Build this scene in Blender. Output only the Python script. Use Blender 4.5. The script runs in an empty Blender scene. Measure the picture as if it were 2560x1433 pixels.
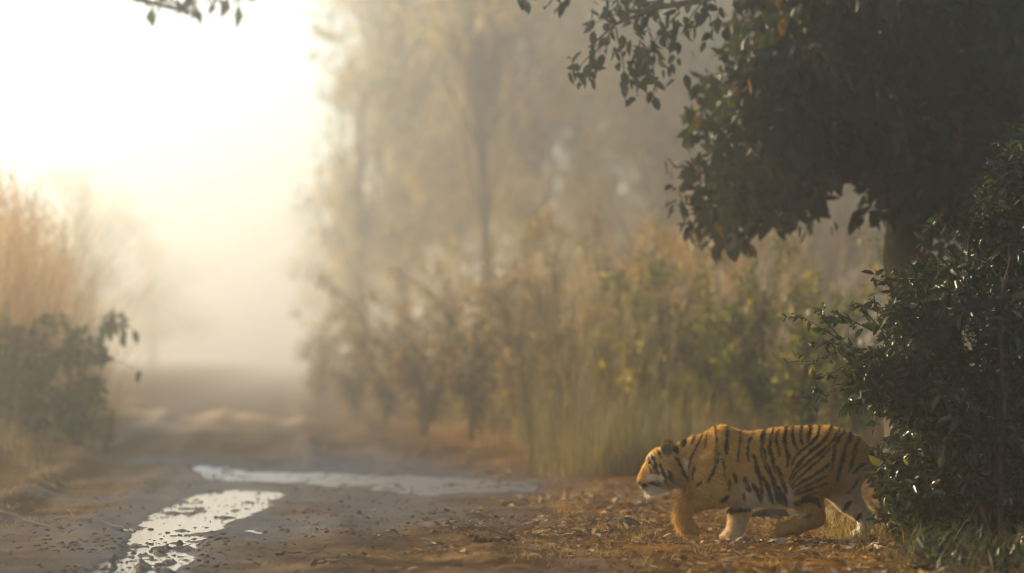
import bpy, math, random
import numpy as np
from mathutils import Matrix, Vector

# ------------------------------------------------------------------ camera, world, sun, exposure
SC = bpy.context.scene
COL = SC.collection
F = 7348.0            # focal length in photograph pixels (2560 wide)
H = 1.355             # eye height above the track
HOR = 900.0           # horizon row in the photograph
cam = bpy.data.cameras.new('camera')
cam.sensor_width = 36.0
cam.lens = 36.0 * F / 2560.0
cam.shift_y = (HOR - 716.5) / 2560.0
cam.clip_start = 0.5
cam.clip_end = 3000.0
cam.dof.use_dof = True
cam.dof.focus_distance = 21.8
cam.dof.aperture_fstop = (cam.lens / 1000.0) / 0.105
camo = bpy.data.objects.new('camera', cam)
camo.location = (0, 0, H)
camo.rotation_euler = (math.radians(90), 0, 0)
COL.objects.link(camo)
SC.camera = camo

SUN_ELEV = math.radians(25.0)
SUN_AZ = math.radians(-56.0)         # measured from +Y, negative = to the left
world = bpy.data.worlds.new('World')
SC.world = world
world.use_nodes = True
wn = world.node_tree.nodes
sky = wn.new('ShaderNodeTexSky')
sky.sky_type = 'NISHITA'
sky.sun_disc = False
sky.sun_elevation = SUN_ELEV
sky.sun_rotation = SUN_AZ
sky.air_density = 1.0
sky.dust_density = 0.4
sky.ozone_density = 0.3
wn['Background'].inputs['Strength'].default_value = 0.10
world.node_tree.links.new(sky.outputs[0], wn['Background'].inputs['Color'])

sl = bpy.data.lights.new('sun', 'SUN')
sl.energy = 4.8
sl.angle = math.radians(0.6)
sl.color = (1.0, 0.82, 0.56)
so = bpy.data.objects.new('sun', sl)
sd = Vector((math.sin(SUN_AZ) * math.cos(SUN_ELEV), math.cos(SUN_AZ) * math.cos(SUN_ELEV), math.sin(SUN_ELEV)))
so.rotation_euler = sd.to_track_quat('Z', 'Y').to_euler()
so.location = (0, 0, 30)
COL.objects.link(so)

SC.view_settings.view_transform = 'Standard'
SC.view_settings.look = 'None'
SC.view_settings.exposure = 1.52
SC.view_settings.gamma = 1.0
SC.view_settings.use_white_balance = True
SC.view_settings.white_balance_temperature = 6900
SC.render.engine = 'CYCLES'
SC.cycles.use_denoising = True
SC.cycles.filter_width = 1.1
SC.cycles.max_bounces = 8
SC.cycles.diffuse_bounces = 3
SC.cycles.glossy_bounces = 2
SC.cycles.transmission_bounces = 4
SC.cycles.volume_bounces = 5
SC.cycles.sample_clamp_indirect = 6.0
HAZE_DENSITY = 0.0078
HAZE_G = 0.93

RNG = np.random.default_rng(7)
random.seed(7)

# ------------------------------------------------------------------ helpers
def at(px, py, d):
    """point seen at pixel (px,py) of the photograph, d metres away"""
    return np.array([(px - 1280.0) / F * d, d, H + (HOR - py) / F * d])

def gnd(px, py, z=0.0):
    d = (H - z) * F / (py - HOR)
    return np.array([(px - 1280.0) / F * d, d, z])

def hash2(ix, iy, seed):
    h = (ix.astype(np.int64) * 374761393 + iy.astype(np.int64) * 668265263 + seed * 1442695041) & 0x7fffffff
    h = ((h ^ (h >> 13)) * 1274126177) & 0x7fffffff
    return ((h ^ (h >> 16)) & 0xffff) / 65535.0

def vnoise(x, y, seed=0):
    x = np.asarray(x, float); y = np.asarray(y, float)
    ix = np.floor(x); iy = np.floor(y)
    fx = x - ix; fy = y - iy
    fx = fx * fx * (3 - 2 * fx); fy = fy * fy * (3 - 2 * fy)
    a = hash2(ix, iy, seed); b = hash2(ix + 1, iy, seed)
    c = hash2(ix, iy + 1, seed); d = hash2(ix + 1, iy + 1, seed)
    return (a * (1 - fx) + b * fx) * (1 - fy) + (c * (1 - fx) + d * fx) * fy

def fbm(x, y, seed=0, octv=4):
    s = 0; a = 0.5
    for o in range(octv):
        s = s + a * (vnoise(x * 2 ** o, y * 2 ** o, seed + o * 17) - 0.5)
        a *= 0.5
    return s

def sstep(a, b, x):
    t = np.clip((x - a) / (b - a), 0, 1)
    return t * t * (3 - 2 * t)

def norm(v):
    return v / (np.linalg.norm(v, axis=-1, keepdims=True) + 1e-9)

def seg_dist(px, py, poly):
    """distance and parameter to an open polyline"""
    best = np.full(np.shape(px), 1e9)
    for (x0, y0), (x1, y1) in zip(poly[:-1], poly[1:]):
        dx, dy = x1 - x0, y1 - y0
        t = np.clip(((px - x0) * dx + (py - y0) * dy) / (dx * dx + dy * dy + 1e-12), 0, 1)
        best = np.minimum(best, np.hypot(px - x0 - t * dx, py - y0 - t * dy))
    return best

def in_poly(px, py, poly):
    inside = np.zeros(np.shape(px), bool)
    n = len(poly); j = n - 1
    for i in range(n):
        xi, yi = poly[i]; xj, yj = poly[j]
        c = ((yi > py) != (yj > py)) & (px < (xj - xi) * (py - yi) / (yj - yi + 1e-12) + xi)
        inside ^= c
        j = i
    return inside

def mesh_obj(name, verts, faces, mat, parent=None, base=None, col=None, smooth=False, attrs=None):
    """faces: (n,3)/(n,4) int array or a list of such arrays"""
    v = np.asarray(verts, np.float32)
    if base is not None:
        v = v - np.asarray(base, np.float32)
    if not isinstance(faces, list):
        faces = [faces]
    faces = [np.asarray(f, np.int32) for f in faces if len(f)]
    me = bpy.data.meshes.new(name)
    nl = sum(f.size for f in faces); nf = sum(len(f) for f in faces)
    me.vertices.add(len(v)); me.loops.add(nl); me.polygons.add(nf)
    me.vertices.foreach_set('co', v.ravel())
    me.loops.foreach_set('vertex_index', np.concatenate([f.ravel() for f in faces]))
    tot = np.concatenate([np.full(len(f), f.shape[1], np.int32) for f in faces])
    me.polygons.foreach_set('loop_start', (np.cumsum(tot) - tot).astype(np.int32))
    if smooth:
        me.polygons.foreach_set('use_smooth', np.ones(nf, bool))
    if col is not None:
        at_ = me.attributes.new('Col', 'FLOAT_COLOR', 'POINT')
        c = np.ones((len(v), 4), np.float32); c[:, :3] = col
        at_.data.foreach_set('color', c.ravel())
    for k, val in (attrs or {}).items():
        at_ = me.attributes.new(k, 'FLOAT', 'POINT')
        at_.data.foreach_set('value', np.asarray(val, np.float32).ravel())
    me.update(calc_edges=True)
    me.validate()
    if mat is not None:
        me.materials.append(mat)
    o = bpy.data.objects.new(name, me)
    COL.objects.link(o)
    if parent is not None:
        o.parent = parent
    elif base is not None:
        o.location = base
    return o

def tag(o, label=None, cat=None, group=None, kind=None):
    if label: o['label'] = label
    if cat: o['category'] = cat
    if group: o['group'] = group
    if kind: o['kind'] = kind
    return o

def thing(name, base, label, cat, group=None):
    o = bpy.data.objects.new(name, None)
    o.empty_display_size = 0.2
    o.location = [float(c) for c in base]
    COL.objects.link(o)
    return tag(o, label, cat, group)

# ------------------------------------------------------------------ materials
def new_mat(name):
    m = bpy.data.materials.new(name)
    m.use_nodes = True
    nt = m.node_tree
    nt.nodes.clear()
    return m, nt, nt.nodes.new('ShaderNodeOutputMaterial')

def leaf_mat(name, trans=0.4, gloss=0.06, rough=0.35, tint=(1, 1, 1), ttint=(1.5, 1.4, 0.5)):
    """colour per leaf comes from the attribute; light passes through the blade"""
    m, nt, out = new_mat(name)
    L = nt.links.new
    a = nt.nodes.new('ShaderNodeAttribute'); a.attribute_name = 'Col'
    nz = nt.nodes.new('ShaderNodeTexNoise'); nz.inputs['Scale'].default_value = 9.0
    tc = nt.nodes.new('ShaderNodeTexCoord'); L(tc.outputs['Object'], nz.inputs['Vector'])
    mr = nt.nodes.new('ShaderNodeMapRange'); mr.inputs['To Min'].default_value = 0.7; mr.inputs['To Max'].default_value = 1.3
    L(nz.outputs['Fac'], mr.inputs['Value'])
    mx = nt.nodes.new('ShaderNodeVectorMath'); mx.operation = 'SCALE'
    L(a.outputs['Color'], mx.inputs[0]); L(mr.outputs[0], mx.inputs['Scale'])
    tt = nt.nodes.new('ShaderNodeVectorMath'); tt.operation = 'MULTIPLY'
    L(mx.outputs[0], tt.inputs[0]); tt.inputs[1].default_value = ttint
    d = nt.nodes.new('ShaderNodeBsdfDiffuse'); L(mx.outputs[0], d.inputs['Color'])
    t = nt.nodes.new('ShaderNodeBsdfTranslucent'); L(tt.outputs[0], t.inputs['Color'])
    g = nt.nodes.new('ShaderNodeBsdfGlossy'); g.inputs['Roughness'].default_value = rough
    g.inputs['Color'].default_value = (0.9, 0.9, 0.9, 1)
    s1 = nt.nodes.new('ShaderNodeMixShader'); s1.inputs[0].default_value = trans
    L(d.outputs[0], s1.inputs[1]); L(t.outputs[0], s1.inputs[2])
    s2 = nt.nodes.new('ShaderNodeMixShader'); s2.inputs[0].default_value = gloss
    L(s1.outputs[0], s2.inputs[1]); L(g.outputs[0], s2.inputs[2])
    L(s2.outputs[0], out.inputs['Surface'])
    return m

def bark_mat(name, c1, c2):
    m, nt, out = new_mat(name)
    L = nt.links.new
    b = nt.nodes.new('ShaderNodeBsdfPrincipled'); b.inputs['Roughness'].default_value = 0.9; b.inputs['Specular IOR Level'].default_value = 0.08
    tc = nt.nodes.new('ShaderNodeTexCoord')
    mp = nt.nodes.new('ShaderNodeMapping'); mp.inputs['Scale'].default_value = (9, 9, 2.2)
    L(tc.outputs['Object'], mp.inputs[0])
    nz = nt.nodes.new('ShaderNodeTexNoise'); nz.inputs['Scale'].default_value = 2.0; nz.inputs['Detail'].default_value = 6
    L(mp.outputs[0], nz.inputs['Vector'])
    r = nt.nodes.new('ShaderNodeValToRGB')
    r.color_ramp.elements[0].position = 0.35; r.color_ramp.elements[0].color = (*c1, 1)
    r.color_ramp.elements[1].position = 0.7; r.color_ramp.elements[1].color = (*c2, 1)
    L(nz.outputs['Fac'], r.inputs[0]); L(r.outputs[0], b.inputs['Base Color'])
    bp = nt.nodes.new('ShaderNodeBump'); bp.inputs['Strength'].default_value = 0.7; bp.inputs['Distance'].default_value = 0.03
    L(nz.outputs['Fac'], bp.inputs['Height']); L(bp.outputs[0], b.inputs['Normal'])
    L(b.outputs[0], out.inputs['Surface'])
    return m

def plain_mat(name, color, rough=0.5, spec=0.5):
    m, nt, out = new_mat(name)
    b = nt.nodes.new('ShaderNodeBsdfPrincipled')
    nz = nt.nodes.new('ShaderNodeTexNoise'); nz.inputs['Scale'].default_value = 40
    mr = nt.nodes.new('ShaderNodeMix'); mr.data_type = 'RGBA'
    mr.inputs[6].default_value = tuple(c * 0.75 for c in color) + (1,)
    mr.inputs[7].default_value = tuple(min(1, c * 1.2) for c in color) + (1,)
    nt.links.new(nz.outputs['Fac'], mr.inputs[0]); nt.links.new(mr.outputs[2], b.inputs['Base Color'])
    b.inputs['Roughness'].default_value = rough
    b.inputs['Specular IOR Level'].default_value = spec
    nt.links.new(b.outputs[0], out.inputs['Surface'])
    return m

def ground_mat():
    m, nt, out = new_mat('track_mud')
    L = nt.links.new
    tc = nt.nodes.new('ShaderNodeTexCoord')
    n1 = nt.nodes.new('ShaderNodeTexNoise'); n1.inputs['Scale'].default_value = 1.6; n1.inputs['Detail'].default_value = 8
    n2 = nt.nodes.new('ShaderNodeTexNoise'); n2.inputs['Scale'].default_value = 34; n2.inputs['Detail'].default_value = 5
    L(tc.outputs['Object'], n1.inputs['Vector']); L(tc.outputs['Object'], n2.inputs['Vector'])
    ad = nt.nodes.new('ShaderNodeMath'); ad.operation = 'ADD'
    ml = nt.nodes.new('ShaderNodeMath'); ml.operation = 'MULTIPLY'; ml.inputs[1].default_value = 0.45
    L(n2.outputs['Fac'], ml.inputs[0]); L(n1.outputs['Fac'], ad.inputs[0]); L(ml.outputs[0], ad.inputs[1])
    r = nt.nodes.new('ShaderNodeValToRGB')
    e = r.color_ramp.elements
    e[0].position = 0.5; e[0].color = (0.020, 0.014, 0.008, 1)
    e[1].position = 0.95; e[1].color = (0.155, 0.100, 0.048, 1)
    e2 = e.new(0.72); e2.color = (0.058, 0.038, 0.020, 1)
    L(ad.outputs[0], r.inputs[0])
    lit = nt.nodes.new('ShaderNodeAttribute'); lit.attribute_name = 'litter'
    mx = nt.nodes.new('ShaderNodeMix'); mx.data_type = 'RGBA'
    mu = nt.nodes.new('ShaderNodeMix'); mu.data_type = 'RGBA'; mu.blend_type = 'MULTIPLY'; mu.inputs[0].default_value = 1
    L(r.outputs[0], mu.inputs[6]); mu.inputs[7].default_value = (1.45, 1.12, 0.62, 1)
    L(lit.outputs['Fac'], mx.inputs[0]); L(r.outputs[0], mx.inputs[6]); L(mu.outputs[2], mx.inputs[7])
    wet = nt.nodes.new('ShaderNodeAttribute'); wet.attribute_name = 'wet'
    sa = nt.nodes.new('ShaderNodeAttribute'); sa.attribute_name = 'sun_patch'
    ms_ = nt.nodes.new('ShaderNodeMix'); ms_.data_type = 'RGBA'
    L(sa.outputs['Fac'], ms_.inputs[0]); L(mx.outputs[2], ms_.inputs[6]); ms_.inputs[7].default_value = (0.45, 0.31, 0.17, 1)  # pale warm colour painted where sunlight falls on the far banks
    dk = nt.nodes.new('ShaderNodeMix'); dk.data_type = 'RGBA'; dk.blend_type = 'MULTIPLY'
    dk.inputs[7].default_value = (0.38, 0.38, 0.40, 1)
    L(wet.outputs['Fac'], dk.inputs[0]); L(ms_.outputs[2], dk.inputs[6])
    bp = nt.nodes.new('ShaderNodeBump'); bp.inputs['Strength'].default_value = 0.7; bp.inputs['Distance'].default_value = 0.02
    L(n2.outputs['Fac'], bp.inputs['Height'])
    d = nt.nodes.new('ShaderNodeBsdfDiffuse'); L(dk.outputs[2], d.inputs['Color']); L(bp.outputs[0], d.inputs['Normal'])
    g = nt.nodes.new('ShaderNodeBsdfGlossy'); g.inputs['Roughness'].default_value = 0.38; L(bp.outputs[0], g.inputs['Normal'])
    gm = nt.nodes.new('ShaderNodeMath'); gm.operation = 'MULTIPLY'; gm.inputs[1].default_value = 0.12
    L(wet.outputs['Fac'], gm.inputs[0])
    ms = nt.nodes.new('ShaderNodeMixShader'); L(gm.outputs[0], ms.inputs[0]); L(d.outputs[0], ms.inputs[1]); L(g.outputs[0], ms.inputs[2])
    L(ms.outputs[0], out.inputs['Surface'])
    return m

def water_mat(rough=0.15, ripple=0.3):
    m, nt, out = new_mat('puddle_water')
    L = nt.links.new
    b = nt.nodes.new('ShaderNodeBsdfPrincipled')
    b.inputs['Base Color'].default_value = (0.05, 0.04, 0.028, 1)
    b.inputs['Roughness'].default_value = rough
    b.inputs['IOR'].default_value = 1.33
    tc = nt.nodes.new('ShaderNodeTexCoord')
    nz = nt.nodes.new('ShaderNodeTexNoise'); nz.inputs['Scale'].default_value = 14.0; nz.inputs['Detail'].default_value = 4
    L(tc.outputs['Object'], nz.inputs['Vector'])
    bp = nt.nodes.new('ShaderNodeBump'); bp.inputs['Strength'].default_value = ripple; bp.inputs['Distance'].default_value = 0.02
    L(nz.outputs['Fac'], bp.inputs['Height']); L(bp.outputs[0], b.inputs['Normal'])
    L(b.outputs[0], out.inputs['Surface'])
    return m

def fur_mat(name, trans):
    m, nt, out = new_mat(name)
    L = nt.links.new
    a = nt.nodes.new('ShaderNodeAttribute'); a.attribute_name = 'Col'
    d = nt.nodes.new('ShaderNodeBsdfDiffuse'); L(a.outputs['Color'], d.inputs['Color'])
    t = nt.nodes.new('ShaderNodeBsdfTranslucent'); L(a.outputs['Color'], t.inputs['Color'])
    s = nt.nodes.new('ShaderNodeMixShader'); s.inputs[0].default_value = trans
    L(d.outputs[0], s.inputs[1]); L(t.outputs[0], s.inputs[2])
    L(s.outputs[0], out.inputs['Surface'])
    return m

M_GROUND = ground_mat(); M_WATER = water_mat(0.06, 0.10); M_RIPPLED = water_mat(0.28, 0.8)
M_LEAF = leaf_mat('green_leaf', 0.42, 0.02, 0.4)
M_GLOSSLEAF = leaf_mat('glossy_shrub_leaf', 0.34, 0.032, 0.3)
M_GRASS = leaf_mat('dry_grass', 0.5, 0.03, 0.5, ttint=(1.2, 1.05, 0.7))
M_LITTER = leaf_mat('dead_leaf', 0.3, 0.025, 0.5, ttint=(1.2, 0.95, 0.5))
M_BARK = bark_mat('bark', (0.035, 0.026, 0.018), (0.12, 0.09, 0.06))
M_TWIG = bark_mat('twig_bark', (0.03, 0.022, 0.015), (0.09, 0.065, 0.045))
M_CLOD = bark_mat('mud_clod', (0.03, 0.023, 0.015), (0.085, 0.064, 0.042))
M_BODY = fur_mat('tiger_coat', 0.0); M_FUR = fur_mat('tiger_fur', 0.5)

# ------------------------------------------------------------------ ground with ruts and puddles
def road_c(y):
    return -0.6 - 0.074 * y

def gpts(pts):
    return [tuple(gnd(px, py)[:2]) for px, py in pts]

PUD_A = gpts([(150, 1500), (200, 1433), (262, 1400), (285, 1372), (300, 1345), (320, 1318), (350, 1298), (420, 1268), (470, 1244),
              (520, 1226), (600, 1220), (730, 1234), (690, 1254), (645, 1284), (580, 1304), (530, 1328), (510, 1360), (495, 1400),
              (465, 1433), (470, 1500)])
PUD_B = gpts([(470, 1164), (520, 1160), (575, 1170), (620, 1180), (700, 1180), (760, 1180), (840, 1182), (960, 1187),
              (1100, 1192), (1230, 1197), (1360, 1212), (1320, 1230), (1180, 1230), (1060, 1240), (960, 1232), (860, 1222),
              (720, 1210), (600, 1206), (520, 1196), (490, 1180)])
PUD_C = gpts([(885, 1268), (930, 1265), (985, 1270), (990, 1276), (940, 1279), (895, 1276)])
PUD_D = gpts([(175, 1358), (205, 1362), (255, 1385), (285, 1402), (255, 1402), (205, 1384)])
PUD_E = gpts([(590, 1322), (640, 1320), (690, 1328), (640, 1334)])
PUD_F = gpts([(380, 1150), (450, 1152), (470, 1158), (400, 1160)])
PUDS = [PUD_A, PUD_B, PUD_C, PUD_D, PUD_E, PUD_F]

def pud_mask(x, y):
    """1 well inside a puddle, 0 outside, noisy rim"""
    m = np.zeros(np.shape(x)); far = np.full(np.shape(x), 1e9)
    wx = x + 0.22 * fbm(x * 2.2, y * 1.1, 5) + 0.16 * fbm(x * 7, y * 3, 6)
    wy = y + 1.1 * fbm(x * 1.6, y * 0.8, 9) + 1.0 * fbm(x * 6, y * 2.6, 10)
    for p in PUDS:
        b = np.array(p); sel = (x > b[:, 0].min() - 1.5) & (x < b[:, 0].max() + 1.5) & (y > b[:, 1].min() - 4) & (y < b[:, 1].max() + 4)
        if not sel.any():
            continue
        # depth axis is compressed so that the rim is as soft along as across
        q = [(a, c * 0.25) for a, c in p]
        d = seg_dist(wx[sel], wy[sel] * 0.25, q + q[:1])
        ins = in_poly(wx[sel], wy[sel] * 0.25, q)
        sd_ = np.where(ins, d, -d)
        m[sel] = np.maximum(m[sel], sstep(-0.03, 0.10, sd_))
        far[sel] = np.minimum(far[sel], np.where(ins, 0, d))
    return m, far

def height(x, y):
    x = np.asarray(x, float); y = np.asarray(y, float)
    c = road_c(y)
    rel = x - c
    h = 0.022 + 0.0 * x
    # verges stand higher than the track
    lb = sstep(1.9, 4.2, -rel) * sstep(26, 38, y)
    h = h + 0.38 * lb + 0.10 * sstep(2.2, 4.0, -rel) * (1 - sstep(26, 38, y))
    rb = sstep(2.6, 5.2, rel) * sstep(31, 42, y)
    h = h + 0.34 * rb
    h = h + 0.5 * sstep(55, 110, y) * (1 - np.exp(-(rel / 5.0) ** 2))
    # churned ridges and wheel ruts
    amp = sstep(14, 17, y)
    h = h + 0.11 * fbm(x * 0.55, y * 0.28, 21, 3) * amp * sstep(24, 33, y)
    h = h + 0.10 * fbm(x * 1.5, y * 0.7, 33, 4) * amp * (0.35 + 0.65 * sstep(26, 34, y))
    h = h + 0.10 * np.abs(fbm(x * 1.1, y * 0.9, 43, 3)) * sstep(33, 42, y)
    h = h + 0.05 * np.abs(fbm(x * 5, y * 3, 41, 3)) * amp
    h = h + 0.036 * fbm(x * 13, y * 8, 51, 3) * amp + 0.05 * np.maximum(0, fbm(x * 8, y * 5, 53, 3) - .1) * amp
    # wheel ruts and squeezed-up ridges running along the track
    mod = .6 + 1.2 * vnoise(x * .5, y * .22, 101)
    for c_, w_, a_ in ((-1.5, .30, -.07), (-.95, .16, .055), (.35, .28, -.06), (.85, .17, .05), (-2.05, .2, .06), (1.9, .35, .05)):
        wob = .35 * fbm(y * .22, y * 0 + c_, 103, 2)
        h = h + a_ * mod * np.exp(-((rel - c_ - wob) / w_) ** 2) * sstep(17, 24, y) * (1 - sstep(75, 110, y))
    # low berm of mud pushed up behind the far puddle
    by = 37.5 + 1.8 * fbm(x * 0.4, x * 0.0 + 3.3, 61, 2) * 2
    h = h + (0.16 + 0.16 * fbm(x * 1.1, y * 0.4, 63, 3)) * np.exp(-((y - by) / 1.3) ** 2)
    # lit banks far down the track
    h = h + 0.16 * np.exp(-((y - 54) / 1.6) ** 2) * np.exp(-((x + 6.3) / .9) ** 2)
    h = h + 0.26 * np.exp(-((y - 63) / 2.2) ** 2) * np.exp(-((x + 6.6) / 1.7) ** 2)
    # flat around the tiger's feet
    fl = np.exp(-((x - 1.85) / 1.25) ** 4) * np.exp(-((y - 22) / 0.8) ** 4)
    h = h * (1 - fl) + 0.004 * fl
    m, far = pud_mask(x, y)
    h = h * (1 - .93 * np.exp(-(far / .55) ** 2)) + .004 * np.exp(-(far / .55) ** 2)
    lowb = np.exp(-((y - 28.5) / 3.2) ** 4) * sstep(-4.2, -3.2, x) * sstep(1.2, .3, x)
    h = h * (1 - .55 * lowb)
    h = np.maximum(h, -0.003)
    near_ = sstep(22.5, 19.0, y)
    inner = -0.026 + (.12 + .10 * near_) * np.maximum(0, fbm(x * (6 + 4 * near_), y * (2.6 + 2 * near_), 71, 4) - .03 + .05 * near_)
    h = h * (1 - m) + inner * m
    return h

def build_ground():
    ys = [-12, -4, 4, 9, 13]
    y = 15.0
    while y < 62:
        ys.append(y); y *= 1.0028
    while y < 1900:
        ys.append(y); y *= 1.03
    ys.append(1980.0)
    ys = np.array(ys)
    c = np.linspace(-1, 1, 521)
    outer = np.array([1.15, 1.4, 1.9, 2.8, 4.5, 8])
    c = np.concatenate([-outer[::-1], c, outer])
    Y, C = np.meshgrid(ys, c, indexing='ij')
    X = C * (0.19 * np.clip(Y, 15, 300) + 1.5)
    X = np.clip(X * (1 + 1.2 * sstep(200, 1200, Y)), -880, 880)
    Z = height(X, Y)
    m, far = pud_mask(X, Y)
    wet = np.clip(np.exp(-far / 0.4) * 1.0 + 0.55 * sstep(0.05, 0.25, fbm(X * 0.9, Y * 0.45, 81, 3) + 0.1) * sstep(3.4, 2.2, np.abs(X - road_c(Y))), 0, 1)
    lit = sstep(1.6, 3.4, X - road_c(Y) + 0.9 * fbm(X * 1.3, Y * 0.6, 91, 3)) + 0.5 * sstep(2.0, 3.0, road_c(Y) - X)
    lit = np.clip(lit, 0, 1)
    sun_patch = np.exp(-((Y - 54) / 1.5) ** 2) * np.exp(-((X + 6.3) / .8) ** 2) + np.exp(-((Y - 63) / 1.8) ** 2) * np.exp(-((X + 6.4) / 1.6) ** 2)  # sunlit patches of the far banks, painted into the ground colour
    sun_patch = np.clip(1.4 * sun_patch + .8 * fbm(X * 1.5, Y * .7, 121, 3) * (sun_patch > .05), 0, 1)
    nr, nc = X.shape
    idx = np.arange(nr * nc).reshape(nr, nc)
    q = np.stack([idx[:-1, :-1], idx[:-1, 1:], idx[1:, 1:], idx[1:, :-1]], -1).reshape(-1, 4)
    v = np.stack([X, Y, Z], -1).reshape(-1, 3)
    o = mesh_obj('ground', v, q, M_GROUND, smooth=True, attrs={'wet': wet, 'litter': lit, 'sun_patch': sun_patch})
    o['kind'] = 'structure'
    o['label'] = 'muddy forest track with wet ruts, ridges and fallen leaves'

build_ground()
for zi, (p, lab) in enumerate(zip(PUDS, ['long bright rainwater puddle in the near wheel rut', 'wide shallow puddle stretching across the track',
                         'small oval puddle between the two long ones', 'narrow wet streak at the lower left', 'thin sliver of water beside the long rut puddle',
                         'small far puddle at the left end of the wide one'])):
    b = np.array(p)
    cx, cy = b.mean(0)
    ang = np.linspace(0, 2 * math.pi, 40, endpoint=False)
    ex = b[:, 0].max() - b[:, 0].min(); ey = b[:, 1].max() - b[:, 1].min()
    x0, x1, y0, y1 = b[:, 0].min() - .35, b[:, 0].max() + .35, b[:, 1].min() - .8, b[:, 1].max() + .8
    zw = -0.008 - 0.0007 * zi
    v = np.array([(x0, y0, zw), (x1, y0, zw), (x1, y1, zw), (x0, y1, zw)])
    # water follows the hollow: outline grown a little past the rim so the mud cuts it
    o = mesh_obj('puddle', v, np.array([[0, 1, 2, 3]]), M_RIPPLED if zi == 1 else M_WATER)
    o['kind'] = 'structure'; o['label'] = lab

# ------------------------------------------------------------------ vegetation builders
LEAF_V = np.array([(0, 0, 0), (-.40, .28, .05), (0, .33, -.04), (.40, .28, .05), (-.34, .66, .03), (0, .68, -.05), (.34, .66, .03), (0, 1.0, -.12)])
LEAF_F3 = np.array([(0, 2, 1), (0, 3, 2), (4, 5, 7), (5, 6, 7)])
LEAF_F4 = np.array([(1, 2, 5, 4), (2, 3, 6, 5)])
LEAF_LO_V = np.array([(0, 0, 0), (-.38, .45, .06), (.38, .45, .06), (0, 1.0, -.08)])
LEAF_LO_F = np.array([(0, 2, 1), (1, 2, 3)])

def frames(axis, roll_dir):
    """rotation matrices whose Y column is axis and whose Z is near roll_dir"""
    y = norm(axis); x = norm(np.cross(y, roll_dir)); z = np.cross(x, y)
    return np.stack([x, y, z], -1)

def leaf_cloud(pos, axis, nrm, length, width, lo=False):
    R = frames(axis, nrm)
    T = LEAF_LO_V if lo else LEAF_V
    loc = T[None] * np.stack([width, length, length], -1)[:, None, :]
    v = np.einsum('nij,nkj->nki', R, loc) + pos[:, None, :]
    k = len(T); off = (np.arange(len(pos)) * k)[:, None, None]
    if lo:
        fs = [(LEAF_LO_F[None] + off).reshape(-1, 3)]
    else:
        fs = [(LEAF_F3[None] + off).reshape(-1, 3), (LEAF_F4[None] + off).reshape(-1, 4)]
    return v.reshape(-1, 3), fs, k

def tube(points, radii, sides=6):
    """one tapered tube along a polyline"""
    P = np.asarray(points, float); r = np.asarray(radii, float)
    t = norm(np.gradient(P, axis=0))
    ref = np.array([0.3, 0.9, 0.2])
    a = norm(np.cross(t, ref)); b = np.cross(t, a)
    an = np.linspace(0, 2 * math.pi, sides, endpoint=False)
    ring = np.cos(an)[None, :, None] * a[:, None] + np.sin(an)[None, :, None] * b[:, None]
    v = P[:, None] + ring * r[:, None, None]
    n = len(P); i = np.arange(n - 1)[:, None] * sides; j = np.arange(sides)[None]
    j2 = (j + 1) % sides
    f = np.stack([i + j, i + j2, i + sides + j2, i + sides + j], -1).reshape(-1, 4)
    return v.reshape(-1, 3), f

class Bag:
    def __init__(s): s.v = []; s.f = []; s.n = 0
    def add(s, v, f):
        s.v.append(v); s.f.append(f + s.n); s.n += len(v)
    def build(s, name, mat, parent, base, smooth=True):
        if not s.v: return None
        return mesh_obj(name, np.concatenate(s.v), np.concatenate(s.f), mat, parent, base, smooth=smooth)

def curve_pts(a, b, n=8, sag=0.0, wob=0.05, rng=RNG):
    t = np.linspace(0, 1, n)[:, None]
    L = np.linalg.norm(np.asarray(b) - a)
    p = np.asarray(a) * (1 - t) + np.asarray(b) * t
    w = rng.normal(0, wob * L, (n, 3)) * np.sin(math.pi * t)
    w = (w + np.roll(w, 1, 0)) / 2
    w[0] = 0; w[-1] = 0
    p = p + w
    p[:, 2] += sag * L * np.sin(math.pi * t[:, 0])
    return p

def pick_leaves(pos, n):
    """the leaves nearest the lens that fall inside the frame"""
    px = 1280 + pos[:, 0] / pos[:, 1] * F; py = HOR - (pos[:, 2] - H) / pos[:, 1] * F
    ok = np.where((px > 0) & (px < 2560) & (py > 0) & (py < 1433))[0]
    ok = ok[np.argsort(pos[ok, 1])]
    return ok[:n]

def leafy(parent, base, pos, axis, nrm, length, width, cols, mat, singles=0, lo=False, name='foliage', var=None):
    """foliage of one plant: up to `singles` leaves as parts of their own, the rest as one part"""
    keep = np.ones(len(pos), bool)
    if singles:
        ids = pick_leaves(pos, singles)
        keep[ids] = False
        R = frames(axis[ids], nrm[ids])
        cache = []
        nvar = 6
        qs = np.linspace(0, len(ids) - 1, nvar).astype(int)
        for q in qs:
            me_o = mesh_obj('leaf', LEAF_V * np.array([1, 1, 1]), [LEAF_F3, LEAF_F4], mat, col=np.repeat(cols[ids[q]][None], len(LEAF_V), 0))
            cache.append(me_o.data)
            bpy.data.objects.remove(me_o)
        for k, i in enumerate(ids):
            o = bpy.data.objects.new('leaf', cache[k % nvar])
            COL.objects.link(o)
            o.parent = parent
            M = Matrix([[*(R[k][r] * np.array([width[i], length[i], length[i]])), pos[i][r] - base[r]] for r in range(3)] + [[0, 0, 0, 1]])
            o.matrix_local = M
    v, fs, k = leaf_cloud(pos[keep], axis[keep], nrm[keep], length[keep], width[keep], lo)
    o = mesh_obj(name, v, fs, mat, parent, base, col=np.repeat(cols[keep], k, 0))
    o['kind'] = 'stuff'
    return o

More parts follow.
